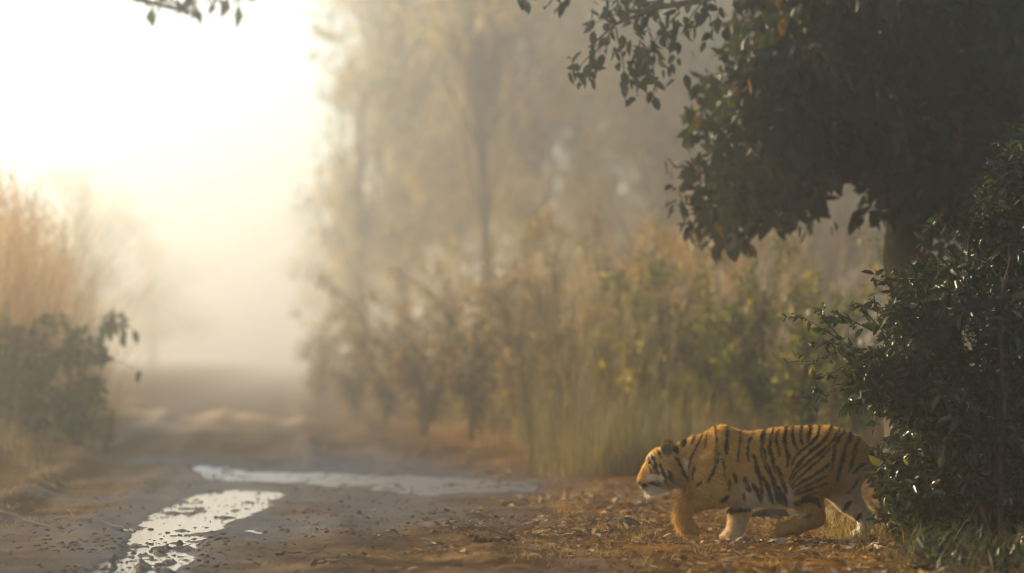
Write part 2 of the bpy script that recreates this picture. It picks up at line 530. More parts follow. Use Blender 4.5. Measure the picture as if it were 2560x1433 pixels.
def clump_leaves(centers, radii, per, rng, squash=0.8):
    """points spread through a set of clumps"""
    n = np.maximum(2, (per * (radii / radii.mean()) ** 2)).astype(int)
    idx = np.repeat(np.arange(len(centers)), n)
    u = norm(rng.normal(size=(len(idx), 3)))
    r = rng.random(len(idx)) ** 0.45
    off = u * (r * radii[idx])[:, None]
    off[:, 2] *= squash
    return centers[idx] + off, idx, u

def leaf_colors(n, rng, base, var=0.35, alt=None, altp=0.0):
    c = np.array(base)[None] * (1 + var * (rng.random((n, 1)) * 2 - 1)) * (1 + 0.12 * rng.normal(size=(n, 3)))
    if alt is not None:
        s = rng.random(n) < altp
        c[s] = np.array(alt)[None] * (0.7 + 0.6 * rng.random((s.sum(), 1)))
    return np.clip(c, 0.004, 0.9)

def plant(name, base, label, cat, trunk_top, trunk_r, centers, radii, per, leaf_len, col, mat, rng, group=None, droop=0.3,
          aspect=0.5, singles=0, lo=True, alt=None, altp=0, branches=True, trunk_name='trunk', bark=None, crown='crown', squash=0.8, branch_r=0.35, kmin=2):
    t = thing(name, base, label, cat, group)
    base = np.asarray(base, float)
    tb = Bag()
    tp = curve_pts(base - np.array([0, 0, .15]), np.asarray(trunk_top, float), 10, 0, 0.025, rng)
    rad = trunk_r * (1.25 - 0.85 * np.linspace(0, 1, 10) ** 0.8)
    rad[0] *= 1.35
    v, f = tube(tp, rad, 10); tb.add(v, f)
    tb.build(trunk_name, bark or M_BARK, t, base)
    bb = Bag()
    if branches:
        for c, r in zip(centers, radii):
            k = min(9, max(kmin, int((c[2] - base[2]) / (trunk_top[2] - base[2] + 1e-6) * 7) - 1 + rng.integers(-1, 1)))
            s = tp[k]
            L = np.linalg.norm(c - s)
            p = curve_pts(s, c, 7, 0.08, 0.06, rng)
            r0 = min(rad[k] * 0.6, 0.012 + trunk_r * branch_r * min(1, L / 4))
            v, f = tube(p, np.linspace(r0, r0 * 0.22, 7), 5); bb.add(v, f)
            for _ in range(3):
                e = c + norm(rng.normal(size=3)) * r * 0.8
                v, f = tube(curve_pts(p[4], e, 5, 0.05, 0.06, rng), np.linspace(r0 * .35, r0 * 0.1, 5), 4); bb.add(v, f)
        bb.build('branch', bark or M_BARK, t, base)
    pos, idx, u = clump_leaves(np.asarray(centers), np.asarray(radii), per, rng, squash)
    n = len(pos)
    axis = norm(u * 0.7 + rng.normal(size=(n, 3)) * 0.6 + np.array([0, 0, -1.0]) * droop)
    nrm = norm(rng.normal(size=(n, 3)) + np.array([0, 0, 0.6]))
    ln = leaf_len * (0.65 + 0.7 * rng.random(n))
    cols = leaf_colors(n, rng, col, 0.4, alt, altp)
    leafy(t, base, pos, axis, nrm, ln, ln * aspect * (0.85 + 0.3 * rng.random(n)), cols, mat, singles, lo, crown)
    return t

def grass_blades(pos, h, width, lean, rng, cols, curl=0.5, seg=4, lean_dir=None):
    """arching tapered blades, vectorised"""
    n = len(pos)
    a = rng.random(n) * 2 * math.pi if lean_dir is None else lean_dir
    d = np.stack([np.cos(a), np.sin(a), np.zeros(n)], -1)
    side = np.stack([-np.sin(a), np.cos(a), np.zeros(n)], -1)
    fa = rng.random(n) * math.pi
    side = norm(side * np.cos(fa)[:, None] + d * np.sin(fa)[:, None])
    ts = np.linspace(0, 1, seg + 1)
    rows = []
    for t in ts:
        off = d * (lean * h * (t ** (1 + curl)))[:, None]
        p = pos + off
        p[:, 2] += h * t * (1 - 0.18 * lean * t)
        w = width * (1 - t) ** 0.7 * 0.5 + 0.0006
        rows.append(p - side * w[:, None]); rows.append(p + side * w[:, None])
    V = np.stack(rows, 1)                                    # n, 2(seg+1), 3
    k = 2 * (seg + 1)
    q = np.array([(2 * i, 2 * i + 1, 2 * i + 3, 2 * i + 2) for i in range(seg)])
    f = (q[None] + (np.arange(n) * k)[:, None, None]).reshape(-1, 4)
    return V.reshape(-1, 3), f, np.repeat(cols, k, 0)

def gz(x, y):
    return float(height(np.array([x]), np.array([y]))[0])

# ------------------------------------------------------------------ the big dark tree on the right
def big_tree():
    rng = np.random.default_rng(11)
    outline = [(1900, -30), (1880, 60), (1830, 130), (1790, 190), (1800, 240), (1775, 280), (1760, 330), (1795, 400), (1760, 470),
               (1745, 515), (1790, 545), (1850, 545), (1900, 515), (1945, 500), (1990, 515), (2030, 440), (2090, 395), (2160, 420),
               (2215, 480), (2330, 520), (2480, 540), (2700, 560), (3500, 420), (3500, -1500), (1500, -1500), (1560, -700), (1800, -300)]
    cs = []; rs = []
    tries = rng.random((9000, 2)) * np.array([2100, 2080]) + np.array([1480, -1500])
    ins = in_poly(tries[:, 0], tries[:, 1], outline)
    tries = tries[ins]
    nin = 0; nout = 0
    for px, py in tries:
        vis = py > -150 and px < 2700
        if vis:
            if nin > 420: continue
            nin += 1
            d = 28.6 + rng.random() * 3.6
            r = 0.22 + 0.18 * rng.random()
        else:
            if nout > 170: continue
            nout += 1
            d = 27.5 + rng.random() * 6
            r = 0.42 + 0.35 * rng.random()
        cs.append(at(px, py, d)); rs.append(r)
    # hanging tufts along the lower and left edge
    for px, py, r in [(1730, 560, .13), (1800, 590, .14), (1850, 595, .15), (1865, 570, .12), (1930, 555, .13), (1990, 560, .14), (1700, 520, .13),
                      (1705, 480, .14), (1985, 530, .12), (1740, 440, .13), (1725, 330, .14), (1735, 285, .13), (1765, 200, .13), (1750, 225, .09),
                      (2140, 540, .12), (2090, 560, .06), (2180, 520, .15), (2070, 470, .1), (1665, 395, .045), (1680, 415, .06), (1715, 410, .07),
                      (2225, 530, .2), (2300, 560, .25), (2380, 560, .3), (2400, 620, .3), (2470, 580, .3), (2520, 640, .35), (2350, 500, .3), (2450, 690, .3), (2560, 560, .35), (2600, 700, .4)]:
        cs.append(at(px, py, 29.0 + rng.random() * 1.2)); rs.append(r)
    cs = np.array(cs); rs = np.array(rs)
    base = at(2290, 1100, 30.5); base[2] = gz(base[0], base[1])
    t = thing('broadleaf_tree', base, 'large dark broadleaf tree with drooping leafy crown filling the upper right', 'tree')
    top = at(2420, -900, 30.8)
    tb = Bag()
    tp = np.array([base - [0, 0, .2], at(2285, 1000, 30.5), at(2280, 800, 30.5), at(2268, 640, 30.5), at(2285, 480, 30.5), at(2330, 250, 30.6), at(2360, -100, 30.7), at(2400, -500, 30.8), top])
    v, f = tube(tp, [.36, .30, .27, .26, .25, .23, .19, .14, .05], 14); tb.add(v, f)
    tb.build('trunk', M_BARK, t, base)
    bb = Bag()
    order = rng.permutation(len(cs))
    for j in order[:110]:
        c = cs[j]
        k = int(np.clip(np.searchsorted(tp[:, 2], c[2] - 0.5), 4, 7))
        p = curve_pts(tp[k], c, 7, 0.10, 0.05, rng)
        r0 = 0.055 if j % 5 == 0 else 0.022
        v, f = tube(p, np.linspace(r0, .006, 7), 5); bb.add(v, f)
    # the long branch reaching out over the track, leaves in loose sprays
    limb = np.array([at(2380, -560, 30), at(2100, -250, 28.6), at(1900, -60, 28.0), at(1760, 0, 27.6), at(1640, 20, 27.2), at(1540, 60, 27.0), at(1470, 120, 27.0)])
    v, f = tube(limb, [.09, .07, .05, .035, .022, .014, .006], 7); bb.add(v, f)
    sp = []
    for (x0, y0), (x1, y1) in [((1760, 0), (1700, 90)), ((1700, 30), (1610, 130)), ((1640, 20), (1480, 60)), ((1640, 20), (1680, 190)), ((1540, 60), (1440, 190)),
                               ((1540, 70), (1560, 220)), ((1610, 120), (1640, 210)), ((1480, 120), (1470, 200)), ((1760, 0), (1780, 80)), ((1900, -60), (1850, 20)),
                               ((1700, 20), (1500, 0)), ((1650, 0), (1560, 30)), ((1450, -80), (1390, 5)), ((1420, -80), (1310, 2)), ((1600, 100), (1590, 170))]:
        d0 = 27.0 + rng.random() * .6
        p = curve_pts(at(x0, y0, d0), at(x1, y1, d0 + rng.normal() * .3), 6, 0.03, 0.04, rng)
        v, f = tube(p, np.linspace(.010, .003, 6), 4); bb.add(v, f)
        for q in p[1:]:
            for _ in range(4):
                sp.append(q + rng.normal(size=3) * np.array([.07, .10, .06]))
    v, f = tube(np.array([at(1900, -60, 28), at(1650, -130, 27.3), at(1480, -95, 27.2), at(1400, -60, 27.2)]), [.03, .02, .015, .008], 5); bb.add(v, f)
    bb.build('branch', M_BARK, t, base)
    pos, idx, u = clump_leaves(cs, rs, 70, rng, 0.85)
    sp = np.array(sp)
    pos = np.concatenate([pos, sp]); u = np.concatenate([u, norm(rng.normal(size=sp.shape))])
    n = len(pos)
    axis = norm(u * 0.5 + rng.normal(size=(n, 3)) * 0.55 + np.array([0, 0, -.8]))
    nrm = norm(rng.normal(size=(n, 3)) + np.array([0, -0.3, 0.2]))
    ln = 0.175 * (0.6 + 0.7 * rng.random(n)); ln[-len(sp):] *= 0.8
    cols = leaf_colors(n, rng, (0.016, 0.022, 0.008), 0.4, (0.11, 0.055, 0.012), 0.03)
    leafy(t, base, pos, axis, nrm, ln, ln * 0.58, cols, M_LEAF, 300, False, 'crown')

big_tree()

# tree left of the frame whose lowest twigs hang into the top edge
def left_overhang():
    rng = np.random.default_rng(23)
    base = np.array([-8.6, 22.5, 0.0]); base[2] = gz(-8.6, 22.5)
    cs = []; rs = []
    for _ in range(70):
        a = rng.random() * 6.28; r = 3.6 * rng.random() ** .5
        cs.append([-8.6 + r * math.cos(a), 21 + r * math.sin(a), 8.2 + 3.6 * rng.random()]); rs.append(.5 + .4 * rng.random())
    for px, py, r in [(380, 8, .10), (395, -20, .14), (430, -20, .2), (485, 15, .14), (470, 30, .06), (500, -10, .18), (540, 5, .12), (560, -15, .16), (600, 0, .10), (450, -110, .3), (550, -130, .3), (350, -150, .35), (250, -250, .4)]:
        cs.append(at(px, py, 33.5 + rng.random())); rs.append(r)
    # unseen clumps added above the top edge to shade the haze near the camera
    for _ in range(230):
        y = 6 + 13 * rng.random()
        zmin = 1.355 + .1225 * y + 1.0
        cs.append([-13.0 + 19.0 * rng.random(), y, zmin + 1.2 + (11.5 - zmin) * rng.random()]); rs.append(.6 + .45 * rng.random())
    plant('roadside_tree', base, 'tree outside the left edge with leaf tips hanging into the top left and an unseen canopy added for shade', 'tree', (-8.2, 22.0, 10.5), .30, np.array(cs), np.array(rs), 85, .26,
          (.035, .048, .018), M_LEAF, rng, droop=0.8, aspect=.55, kmin=7)
left_overhang()

# ------------------------------------------------------------------ misty trees down the track, haze partly put into their leaf colours
def far_tree(px, d, h, spread, seed, label, low=0.25, n=60, col=(.05, .055, .022), per=70, name='forest_tree', trunk_r=.2, lean=0.0, leaf=.26):
    rng = np.random.default_rng(seed)
    x = (px - 1280) / F * d
    base = np.array([x, d, gz(x, d)])
    u = norm(rng.normal(size=(n, 3))); r = rng.random(n) ** .4
    zc = h * (low + 1) / 2; zr = h * (1 - low) / 2
    cs = np.stack([x + lean * h * .3 + u[:, 0] * r * spread, d + u[:, 1] * r * spread, base[2] + zc + u[:, 2] * r * zr], -1)
    rs = spread * (.16 + .16 * rng.random(n))
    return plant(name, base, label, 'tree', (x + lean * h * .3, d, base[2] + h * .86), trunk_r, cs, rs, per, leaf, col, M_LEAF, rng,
                 group='misty trees along the track', droop=.4, aspect=.6, branch_r=.14)

HAZE_TINT = (.36, .30, .18)  # leaves paled so the crowns carry haze brightness in their colour
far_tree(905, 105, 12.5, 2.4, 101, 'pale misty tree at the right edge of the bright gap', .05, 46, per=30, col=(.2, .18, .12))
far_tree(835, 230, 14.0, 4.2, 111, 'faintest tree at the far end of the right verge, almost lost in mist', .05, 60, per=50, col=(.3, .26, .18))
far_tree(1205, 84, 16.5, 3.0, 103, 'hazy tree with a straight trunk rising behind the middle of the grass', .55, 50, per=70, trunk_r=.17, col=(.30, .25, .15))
far_tree(880, 160, 13.0, 3.6, 107, 'very faint tree far down the right side of the track', .1, 60, per=70, col=HAZE_TINT)
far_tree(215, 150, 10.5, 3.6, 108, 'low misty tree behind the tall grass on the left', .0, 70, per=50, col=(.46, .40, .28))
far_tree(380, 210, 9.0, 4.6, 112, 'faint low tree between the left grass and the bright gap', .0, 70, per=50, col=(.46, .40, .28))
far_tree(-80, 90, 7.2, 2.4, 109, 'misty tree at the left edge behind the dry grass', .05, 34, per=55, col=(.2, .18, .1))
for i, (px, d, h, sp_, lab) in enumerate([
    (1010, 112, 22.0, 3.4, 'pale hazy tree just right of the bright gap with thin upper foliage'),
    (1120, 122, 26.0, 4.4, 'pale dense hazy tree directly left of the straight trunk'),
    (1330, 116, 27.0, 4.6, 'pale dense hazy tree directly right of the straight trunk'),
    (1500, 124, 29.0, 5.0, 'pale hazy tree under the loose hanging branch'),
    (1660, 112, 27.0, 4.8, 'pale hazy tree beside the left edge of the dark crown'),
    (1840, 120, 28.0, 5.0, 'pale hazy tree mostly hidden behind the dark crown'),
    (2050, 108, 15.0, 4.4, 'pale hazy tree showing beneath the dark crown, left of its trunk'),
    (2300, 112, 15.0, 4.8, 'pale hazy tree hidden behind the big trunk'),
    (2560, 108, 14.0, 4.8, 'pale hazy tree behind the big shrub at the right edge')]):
    far_tree(px, d, h, sp_, 400 + i, lab, .02, 130, per=50 if i < 1 else 85, col=HAZE_TINT, leaf=.38)

# ------------------------------------------------------------------ shrubs along the verges
def verge_shrub(px, d, h, spread, seed, label, col=(.05, .062, .022), n=34, per=46, leaf=.11, alt=None, altp=0, name='verge_shrub', group='shrubs along the right verge', singles=0, lo=True):
    rng = np.random.default_rng(seed)
    x = (px - 1280) / F * d
    base = np.array([x, d, gz(x, d)])
    # clumps strung along stems that fan out from the base, some short, some long
    ns = max(5, n // 4)
    sd_ = rng.normal(size=(ns, 2)) * .55
    sl_ = .45 + .65 * rng.random(ns)
    k = rng.integers(0, ns, n); tt = .12 + .88 * rng.random(n) ** .8
    bend = tt ** 1.5 * sl_[k]
    cs = np.stack([x + sd_[k, 0] * bend * spread * 1.5, d + sd_[k, 1] * bend * spread * 1.2, base[2] + h * tt * sl_[k] * .95 + .05], -1)
    cs += rng.normal(0, .07 * spread, cs.shape)
    cs[:, 2] = np.maximum(cs[:, 2], base[2] + .08)
    rs = np.minimum(spread, h * .6) * (.12 + .16 * rng.random(n)) * (1.25 - .6 * tt)
    return plant(name, base, label, 'shrub', (x + .05, d, base[2] + h * .75), .035, cs, rs, per, leaf, col, M_LEAF, rng, group, droop=.35,
                 aspect=.55, trunk_name='stem', bark=M_TWIG, crown='foliage', alt=alt, altp=altp, branch_r=.5, singles=singles, lo=lo)

SHRUBS = [
    (800, 74, 2.8, 1.1, 'grey misty shrub at the foot of the bright gap, farthest along the right verge'),
    (880, 62, 2.6, 1.0, 'misty shrub second along the right verge from the bright gap'),
    (960, 54, 2.6, 1.0, 'misty shrub third along the right verge from the bright gap'),
    (1060, 49, 2.4, .95, 'dull green shrub fourth along the right verge from the bright gap'),
    (1180, 45.5, 2.5, .95, 'dull green shrub fifth along the right verge from the bright gap'),
    (1300, 43.5, 2.7, .95, 'olive shrub sixth along the right verge from the bright gap'),
    (1420, 42, 2.5, .9, 'dark shrub just left of the sapling with yellow leaves'),
    (1545, 41, 2.3, .8, 'dark green shrub above the mud lumps, behind the tiger head'),
    (1660, 40, 2.5, .9, 'green shrub directly above the tiger ear'),
    (1780, 38.5, 2.1, .8, 'green shrub above the tiger shoulders'),
    (1900, 37.5, 2.4, .85, 'green shrub above the middle of the tiger back'),
    (2020, 36.5, 2.0, .8, 'yellowish shrub above the tiger hips'),
    (2140, 36, 2.3, .8, 'green shrub left of the big tree trunk'),
    (2330, 36, 2.4, .9, 'green shrub behind the big tree trunk'),
    (1000, 64, 3.4, 1.0, 'tall pale brush behind the third shrub of the right verge'),
    (1130, 56, 3.4, 1.0, 'tall brown brush behind the fourth and fifth shrubs of the right verge'),
    (1260, 51, 3.5, 1.0, 'tall brown brush left of the tallest grass'),
    (1380, 49, 3.6, 1.0, 'tall brown brush in the middle of the right verge'),
    (1510, 48, 3.5, 1.0, 'tall brown brush behind the sapling with yellow leaves'),
    (1640, 47, 3.4, 1.0, 'tall brown brush under the lower left edge of the dark crown'),
    (1780, 46, 3.0, 1.0, 'tall brown brush right under the hanging leaves of the dark crown'),
    (1930, 45, 2.9, 1.0, 'tall olive brush in the open space left of the trunk'),
    (2080, 44, 2.9, 1.0, 'tall olive brush touching the left side of the trunk'),
]
for i, (px, d, h, sp_, lab) in enumerate(SHRUBS):
    back = i >= 14; g = 7 <= i < 14
    verge_shrub(px, d, h, sp_, 200 + i if i < 14 else 270 + i, lab, col=(.12, .10, .04) if back else ((.06, .075, .02) if g else (.065, .068, .026)),
                alt=(.38, .30, .03) if g else (.30, .17, .06), altp=.10 if g else .3, n=54, per=36, leaf=.10)
verge_shrub(1590, 38.5, 1.25, .35, 231, 'slender shrub with bright yellow leaves left of the tiger shoulders', col=(.16, .15, .03), n=14, per=30, alt=(.55, .42, .03), altp=.14, name='yellow_leaf_shrub')
verge_shrub(1520, 39.0, 1.9, .22, 232, 'thin sapling carrying one big yellow leaf cluster', col=(.10, .10, .03), n=7, per=16, alt=(.6, .48, .05), altp=.12, name='sapling')
verge_shrub(1440, 38, .55, .4, 233, 'low sunlit weeds at the foot of the right verge', col=(.14, .12, .03), n=14, per=26, leaf=.07, name='low_weed')
verge_shrub(1700, 36.5, .8, .45, 234, 'low yellow green weeds behind the tiger ear', col=(.15, .14, .03), n=16, per=30, leaf=.07, name='low_weed')
verge_shrub(60, 39.0, 2.1, .85, 251, 'dark green leafy bush in front of the dry grass at the left edge', col=(.042, .066, .018), n=60, per=34, leaf=.15,
            name='leafy_bush', group=None, singles=160, lo=False, alt=(.3, .2, .03), altp=.05)
verge_shrub(190, 38.6, 1.75, .65, 252, 'dark green leafy bush reaching right over the track from the left verge', col=(.042, .066, .018), n=46, per=32, leaf=.15,
            name='leafy_bush', group=None, singles=120, lo=False, alt=(.3, .2, .03), altp=.05)
verge_shrub(262, 37.8, .62, .26, 253, 'low golden green weeds at the right foot of the left bush', col=(.15, .13, .035), n=20, per=34, leaf=.07, name='low_weed', group=None)

def leafy_spray():
    """the twig with a few big leaves that reaches right from the left bush"""
    rng = np.random.default_rng(260)
    base = np.array(at(200, 1085, 38.3)); base[2] = gz(base[0], base[1])
    t = thing('leafy_twig', base, 'thin arching twig with separate dark leaves reaching right from the left bush', 'twig')
    b = Bag()
    p = np.array([base, at(205, 960, 38.3), at(225, 860, 38.3), at(262, 812, 38.3), at(300, 812, 38.3), at(338, 825, 38.3)])
    v, f = tube(p, [.016, .014, .011, .008, .006, .004], 6); b.add(v, f)
    p2 = np.array([at(215, 930, 38.3), at(250, 905, 38.2), at(300, 905, 38.2), at(345, 925, 38.2)])
    v, f = tube(p2, [.009, .007, .005, .003], 5); b.add(v, f)
    b.build('stem', M_TWIG, t, base)
    P = []
    for px, py in [(250, 815), (262, 800), (270, 820), (300, 815), (305, 835), (335, 825), (240, 850), (225, 835), (350, 925), (230, 880), (285, 805), (210, 860), (255, 835)]:
        P.append(at(px, py, 38.3))
    P = np.array(P); n = len(P)
    cols = leaf_colors(n, rng, (.03, .05, .018), .3)
    leafy(t, base, P, norm(np.array([0.2, 0, -1]) + rng.normal(size=(n, 3)) * .3), norm(rng.normal(size=(n, 3)) * .5 + np.array([0, -1, .2])),
          np.full(n, .2), np.full(n, .11), cols, M_LEAF, 12, False)
leafy_spray()

# ------------------------------------------------------------------ tall dry grass
def tall_grass(name, label, side, y0, y1, near, spread, seed, count, hmin, hmax, col1, col2, width=.022, plume=True, ypow=1.6, patch=.42):
    """grass on one verge: side +1 right / -1 left, `near` metres from the track axis outwards"""
    rng = np.random.default_rng(seed)
    n0 = count * 3
    y = y0 + (y1 - y0) * rng.random(n0) ** ypow
    off = near + rng.exponential(spread, n0) * 0.55 + spread * .5 * rng.random(n0)
    edge = 2.4 * np.abs(fbm(y * .35, y * 0 + 2.2, seed, 3)) + .7 * rng.random(n0)
    x = road_c(y) + side * (off + edge)
    dens = vnoise(x * 1.1 + seed, y * .55, seed + 3)
    sel = np.where(dens + .25 * rng.random(n0) > patch)[0][:count]
    x, y, dens = x[sel], y[sel], dens[sel]
    count = len(x)
    pos = np.stack([x, y, height(x, y)], -1)
    h = (hmin + (hmax - hmin) * rng.random(count)) * (.6 + .65 * vnoise(x * .9, y * .5, seed + 5))
    h *= .45 + .55 * sstep(near - .2, near + 1.0, np.abs(x - road_c(y)))
    tone = vnoise(x * 1.8, y * .9, seed + 8)[:, None]
    mix = np.clip(tone * 1.5 - .25 + .35 * (rng.random((count, 1)) - .5), 0, 1)
    cols = np.array(col1) * mix + np.array(col2) * (1 - mix)
    cols = np.clip(cols * (0.55 + .9 * rng.random((count, 1))), .01, .8)
    v1, f1, c1 = grass_blades(pos, h, width * (0.6 + .9 * rng.random(count)), .06 + .62 * rng.random(count) ** 1.8, rng, cols, .9)
    if plume:
        tall = np.where(h > hmin + .4 * (hmax - hmin))[0]
        tall = rng.permutation(tall)[:len(tall) // 3]
        k = 9
        top = pos[tall].copy(); top[:, 2] += h[tall] * .85
        pp = np.repeat(top, k, 0); pp[:, 2] += np.tile(np.linspace(0, .5, k), len(tall)); pp += rng.normal(0, .03, pp.shape)
        pc = np.repeat(np.clip(cols[tall] * 1.25, 0, .8), k, 0)
        v2, f2, c2 = grass_blades(pp, np.full(len(pp), .16), np.full(len(pp), .016), np.full(len(pp), .5), rng, pc, .3, 2)
        v1, f1, c1 = np.concatenate([v1, v2]), np.concatenate([f1, f2 + len(v1)]), np.concatenate([c1, c2])
    o = mesh_obj(name, v1, f1, M_GRASS, col=c1)
    o['kind'] = 'stuff'; o['label'] = label

ORANGE = (.23, .135, .055); STRAW = (.13, .115, .05); OLIVE = (.10, .10, .035)
tall_grass('dry_grass', 'tall dry orange grass standing on the left verge', -1, 39, 58, 2.3, 1.6, 301, 2900, 1.5, 3.4, (.27, .165, .07), (.18, .15, .07), ypow=1.5, patch=.42)
tall_grass('dry_grass', 'tall dry orange grass along the right verge', 1, 40, 110, 4.2, 3.0, 302, 3600, 1.2, 3.8, ORANGE, STRAW, patch=.52, ypow=1.25)
tall_grass('weed_stalks', 'dark upright weed stalks among the tall grass of the right verge', 1, 38, 70, 3.0, 2.6, 303, 1000, 1.0, 3.0, (.10, .085, .04), (.15, .12, .05), .022, False, patch=.25)
tall_grass('weed_stalks', 'dark upright weed stalks among the tall grass of the left verge', -1, 38, 48, 2.2, 1.6, 306, 130, 2.0, 3.4, (.06, .05, .025), (.10, .08, .035), .035, False, patch=.2)
tall_grass('verge_grass', 'short green and straw grass at the foot of the right verge', 1, 33, 80, 3.0, 1.6, 304, 8000, .10, .85, (.13, .105, .042), (.06, .065, .022), .016, False)
tall_grass('verge_grass', 'short grass at the foot of the left verge', -1, 34, 70, 2.0, 1.2, 305, 1500, .08, .4, (.10, .085, .035), OLIVE, .014, False)

# ------------------------------------------------------------------ the glossy shrub the tiger walks out of
def near_shrub():
    rng = np.random.default_rng(41)
    base = gnd(2470, 1372); base[2] = gz(base[0], base[1])
    t = thing('glossy_shrub', base, 'tall dark shrub with small glossy leaves hiding the tiger hindquarters', 'shrub')
    outline = [(2620, 300), (2545, 380), (2490, 440), (2460, 520), (2370, 585), (2330, 650), (2280, 690), (2250, 740), (2225, 800), (2190, 850), (2150, 900),
               (2150, 960), (2200, 1000), (2265, 1040), (2265, 1090), (2225, 1140), (2215, 1200), (2215, 1260), (2210, 1310), (2235, 1360), (2290, 1415), (2840, 1440), (2930, 1280), (2990, 1080), (3010, 880), (2950, 690), (2900, 520), (2800, 400), (2710, 330)]
    tr = rng.random((6000, 2)) * np.array([850, 1140]) + np.array([2130, 300])
    tr = tr[in_poly(tr[:, 0], tr[:, 1], outline)]
    # an open hole through which the pale verge shows
    tr = tr[(((tr[:, 0] - 2375) / 75) ** 2 + ((tr[:, 1] - 612) / 42) ** 2) > 1]
    tr = tr[:900]
    d = 20.7 + 0.9 * rng.random(len(tr)) + 0.9 * rng.random(len(tr)) * sstep(2250, 2500, tr[:, 0])
    d = np.minimum(d, np.where(tr[:, 1] > 1200, 9500 / np.maximum(tr[:, 1] - 900, 1), 99))
    cs = np.array([at(a, b, c) for (a, b), c in zip(tr, d)])
    rs = .07 + .10 * rng.random(len(cs))
    tb = Bag()
    stems = []
    for tx, ty, dd in [(2600, 350, 21.5), (2520, 480, 21.2), (2420, 600, 21.3), (2340, 700, 21.2), (2300, 820, 21.0), (2700, 420, 21.8), (2480, 800, 21.2), (2260, 950, 21.0), (2620, 700, 21.6), (2300, 1080, 20.9), (2560, 950, 21.2)]:
        a = base + np.array([rng.normal() * .12, rng.normal() * .12, -.08])
        p = curve_pts(a, at(tx, ty, dd), 10, .06, .04, rng)
        stems.append(p)
        v, f = tube(p, np.linspace(.024, .006, 10), 7)
        one = Bag(); one.add(v, f); one.build('stem', M_TWIG, t, base)
    allp = np.concatenate(stems)
    for c in cs[::2]:
        low = allp[allp[:, 2] < c[2] + .05]
        if len(low) == 0: low = allp
        s = low[np.argmin(((low - c) ** 2).sum(1))]
        v, f = tube(curve_pts(s, c, 5, .04, .07, rng), np.linspace(.006, .002, 5), 4); tb.add(v, f)
    # loose twigs that stand clear of the mass, left of it and above the tiger
    pos2 = []; ax2 = []
    D0 = 21.1
    twigs = [[(2250, 900), (2150, 880), (2070, 830), (2010, 800), (1960, 790)], [(2150, 880), (2080, 860), (2020, 850)], [(2100, 850), (2060, 800), (2050, 765)],
             [(2240, 930), (2150, 920), (2090, 930), (2040, 945), (2045, 980)], [(2150, 920), (2100, 960), (2060, 990), (2020, 1020)], [(2230, 850), (2180, 800), (2160, 770), (2130, 760)],
             [(2260, 800), (2200, 770), (2170, 745)], [(2180, 830), (2120, 800), (2090, 790)], [(2260, 960), (2190, 970), (2140, 1000), (2115, 1020)], [(2240, 950), (2200, 1000), (2190, 1060)],
             [(2030, 905), (1990, 900), (1965, 912)], [(2150, 880), (2090, 880), (2030, 905)], [(2300, 700), (2230, 700), (2190, 705)], [(2330, 640), (2300, 600), (2330, 560)], [(2450, 520), (2420, 480), (2470, 440)],
             [(2500, 460), (2480, 400), (2500, 350)], [(2550, 400), (2540, 340), (2530, 310)], [(2270, 1080), (2220, 1100), (2195, 1130)], [(2260, 1150), (2210, 1160), (2180, 1200)], [(2400, 600), (2370, 560), (2340, 545)], [(2180, 960), (2160, 1010), (2150, 1030)]]
    for tw in twigs:
        dd = D0 + rng.normal() * .12
        pts = np.array([at(a + rng.normal() * 3, b + rng.normal() * 3, dd + rng.normal() * .05) for a, b in tw])
        # densify
        tt = np.linspace(0, len(pts) - 1, 5 * len(pts))
        P = np.stack([np.interp(tt, np.arange(len(pts)), pts[:, k]) for k in range(3)], -1)
        v, f = tube(P, np.linspace(.006, .0018, len(P)), 5); tb.add(v, f)
        for i, q in enumerate(P[3:]):
            k = 2 if len(tw) > 3 else 3
            if tw[0] == (2030, 905): k = 0 if i % 4 else 1
            for _ in range(k if rng.random() < .62 else 1):
                pos2.append(q + rng.normal(size=3) * .012)
                ax2.append(norm(rng.normal(size=3) * np.array([1, .8, .7]) + np.array([-.3, 0, -.35])))
    tw_o = tb.build('twig', M_TWIG, t, base); tw_o['kind'] = 'stuff'
    pos, idx, u = clump_leaves(cs, rs, 52, rng, 1.0)
    n1 = len(pos)
    axis = norm(u * .8 + rng.normal(size=(n1, 3)) * .6 + np.array([-.1, 0, -.25]))
    pos = np.concatenate([pos, np.array(pos2)]); axis = np.concatenate([axis, np.array(ax2)])
    n = len(pos)
    nrm = norm(rng.normal(size=(n, 3)) + np.array([0, -.2, .6]))
    ln = .064 * np.exp(rng.normal(0, .33, n))
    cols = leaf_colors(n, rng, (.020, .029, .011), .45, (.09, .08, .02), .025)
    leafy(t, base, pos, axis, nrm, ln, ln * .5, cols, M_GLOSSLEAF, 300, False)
near_shrub()

# ------------------------------------------------------------------ grasses and weeds beside the tiger
def patch_points(rng, poly, n):
    b = np.array(poly)
    out = []
    while len(out) < n:
        p = rng.random((n * 3, 2)) * (b.max(0) - b.min(0)) + b.min(0)
        p = p[in_poly(p[:, 0], p[:, 1], poly)]
        out.extend(p.tolist())
    return np.array(out[:n])

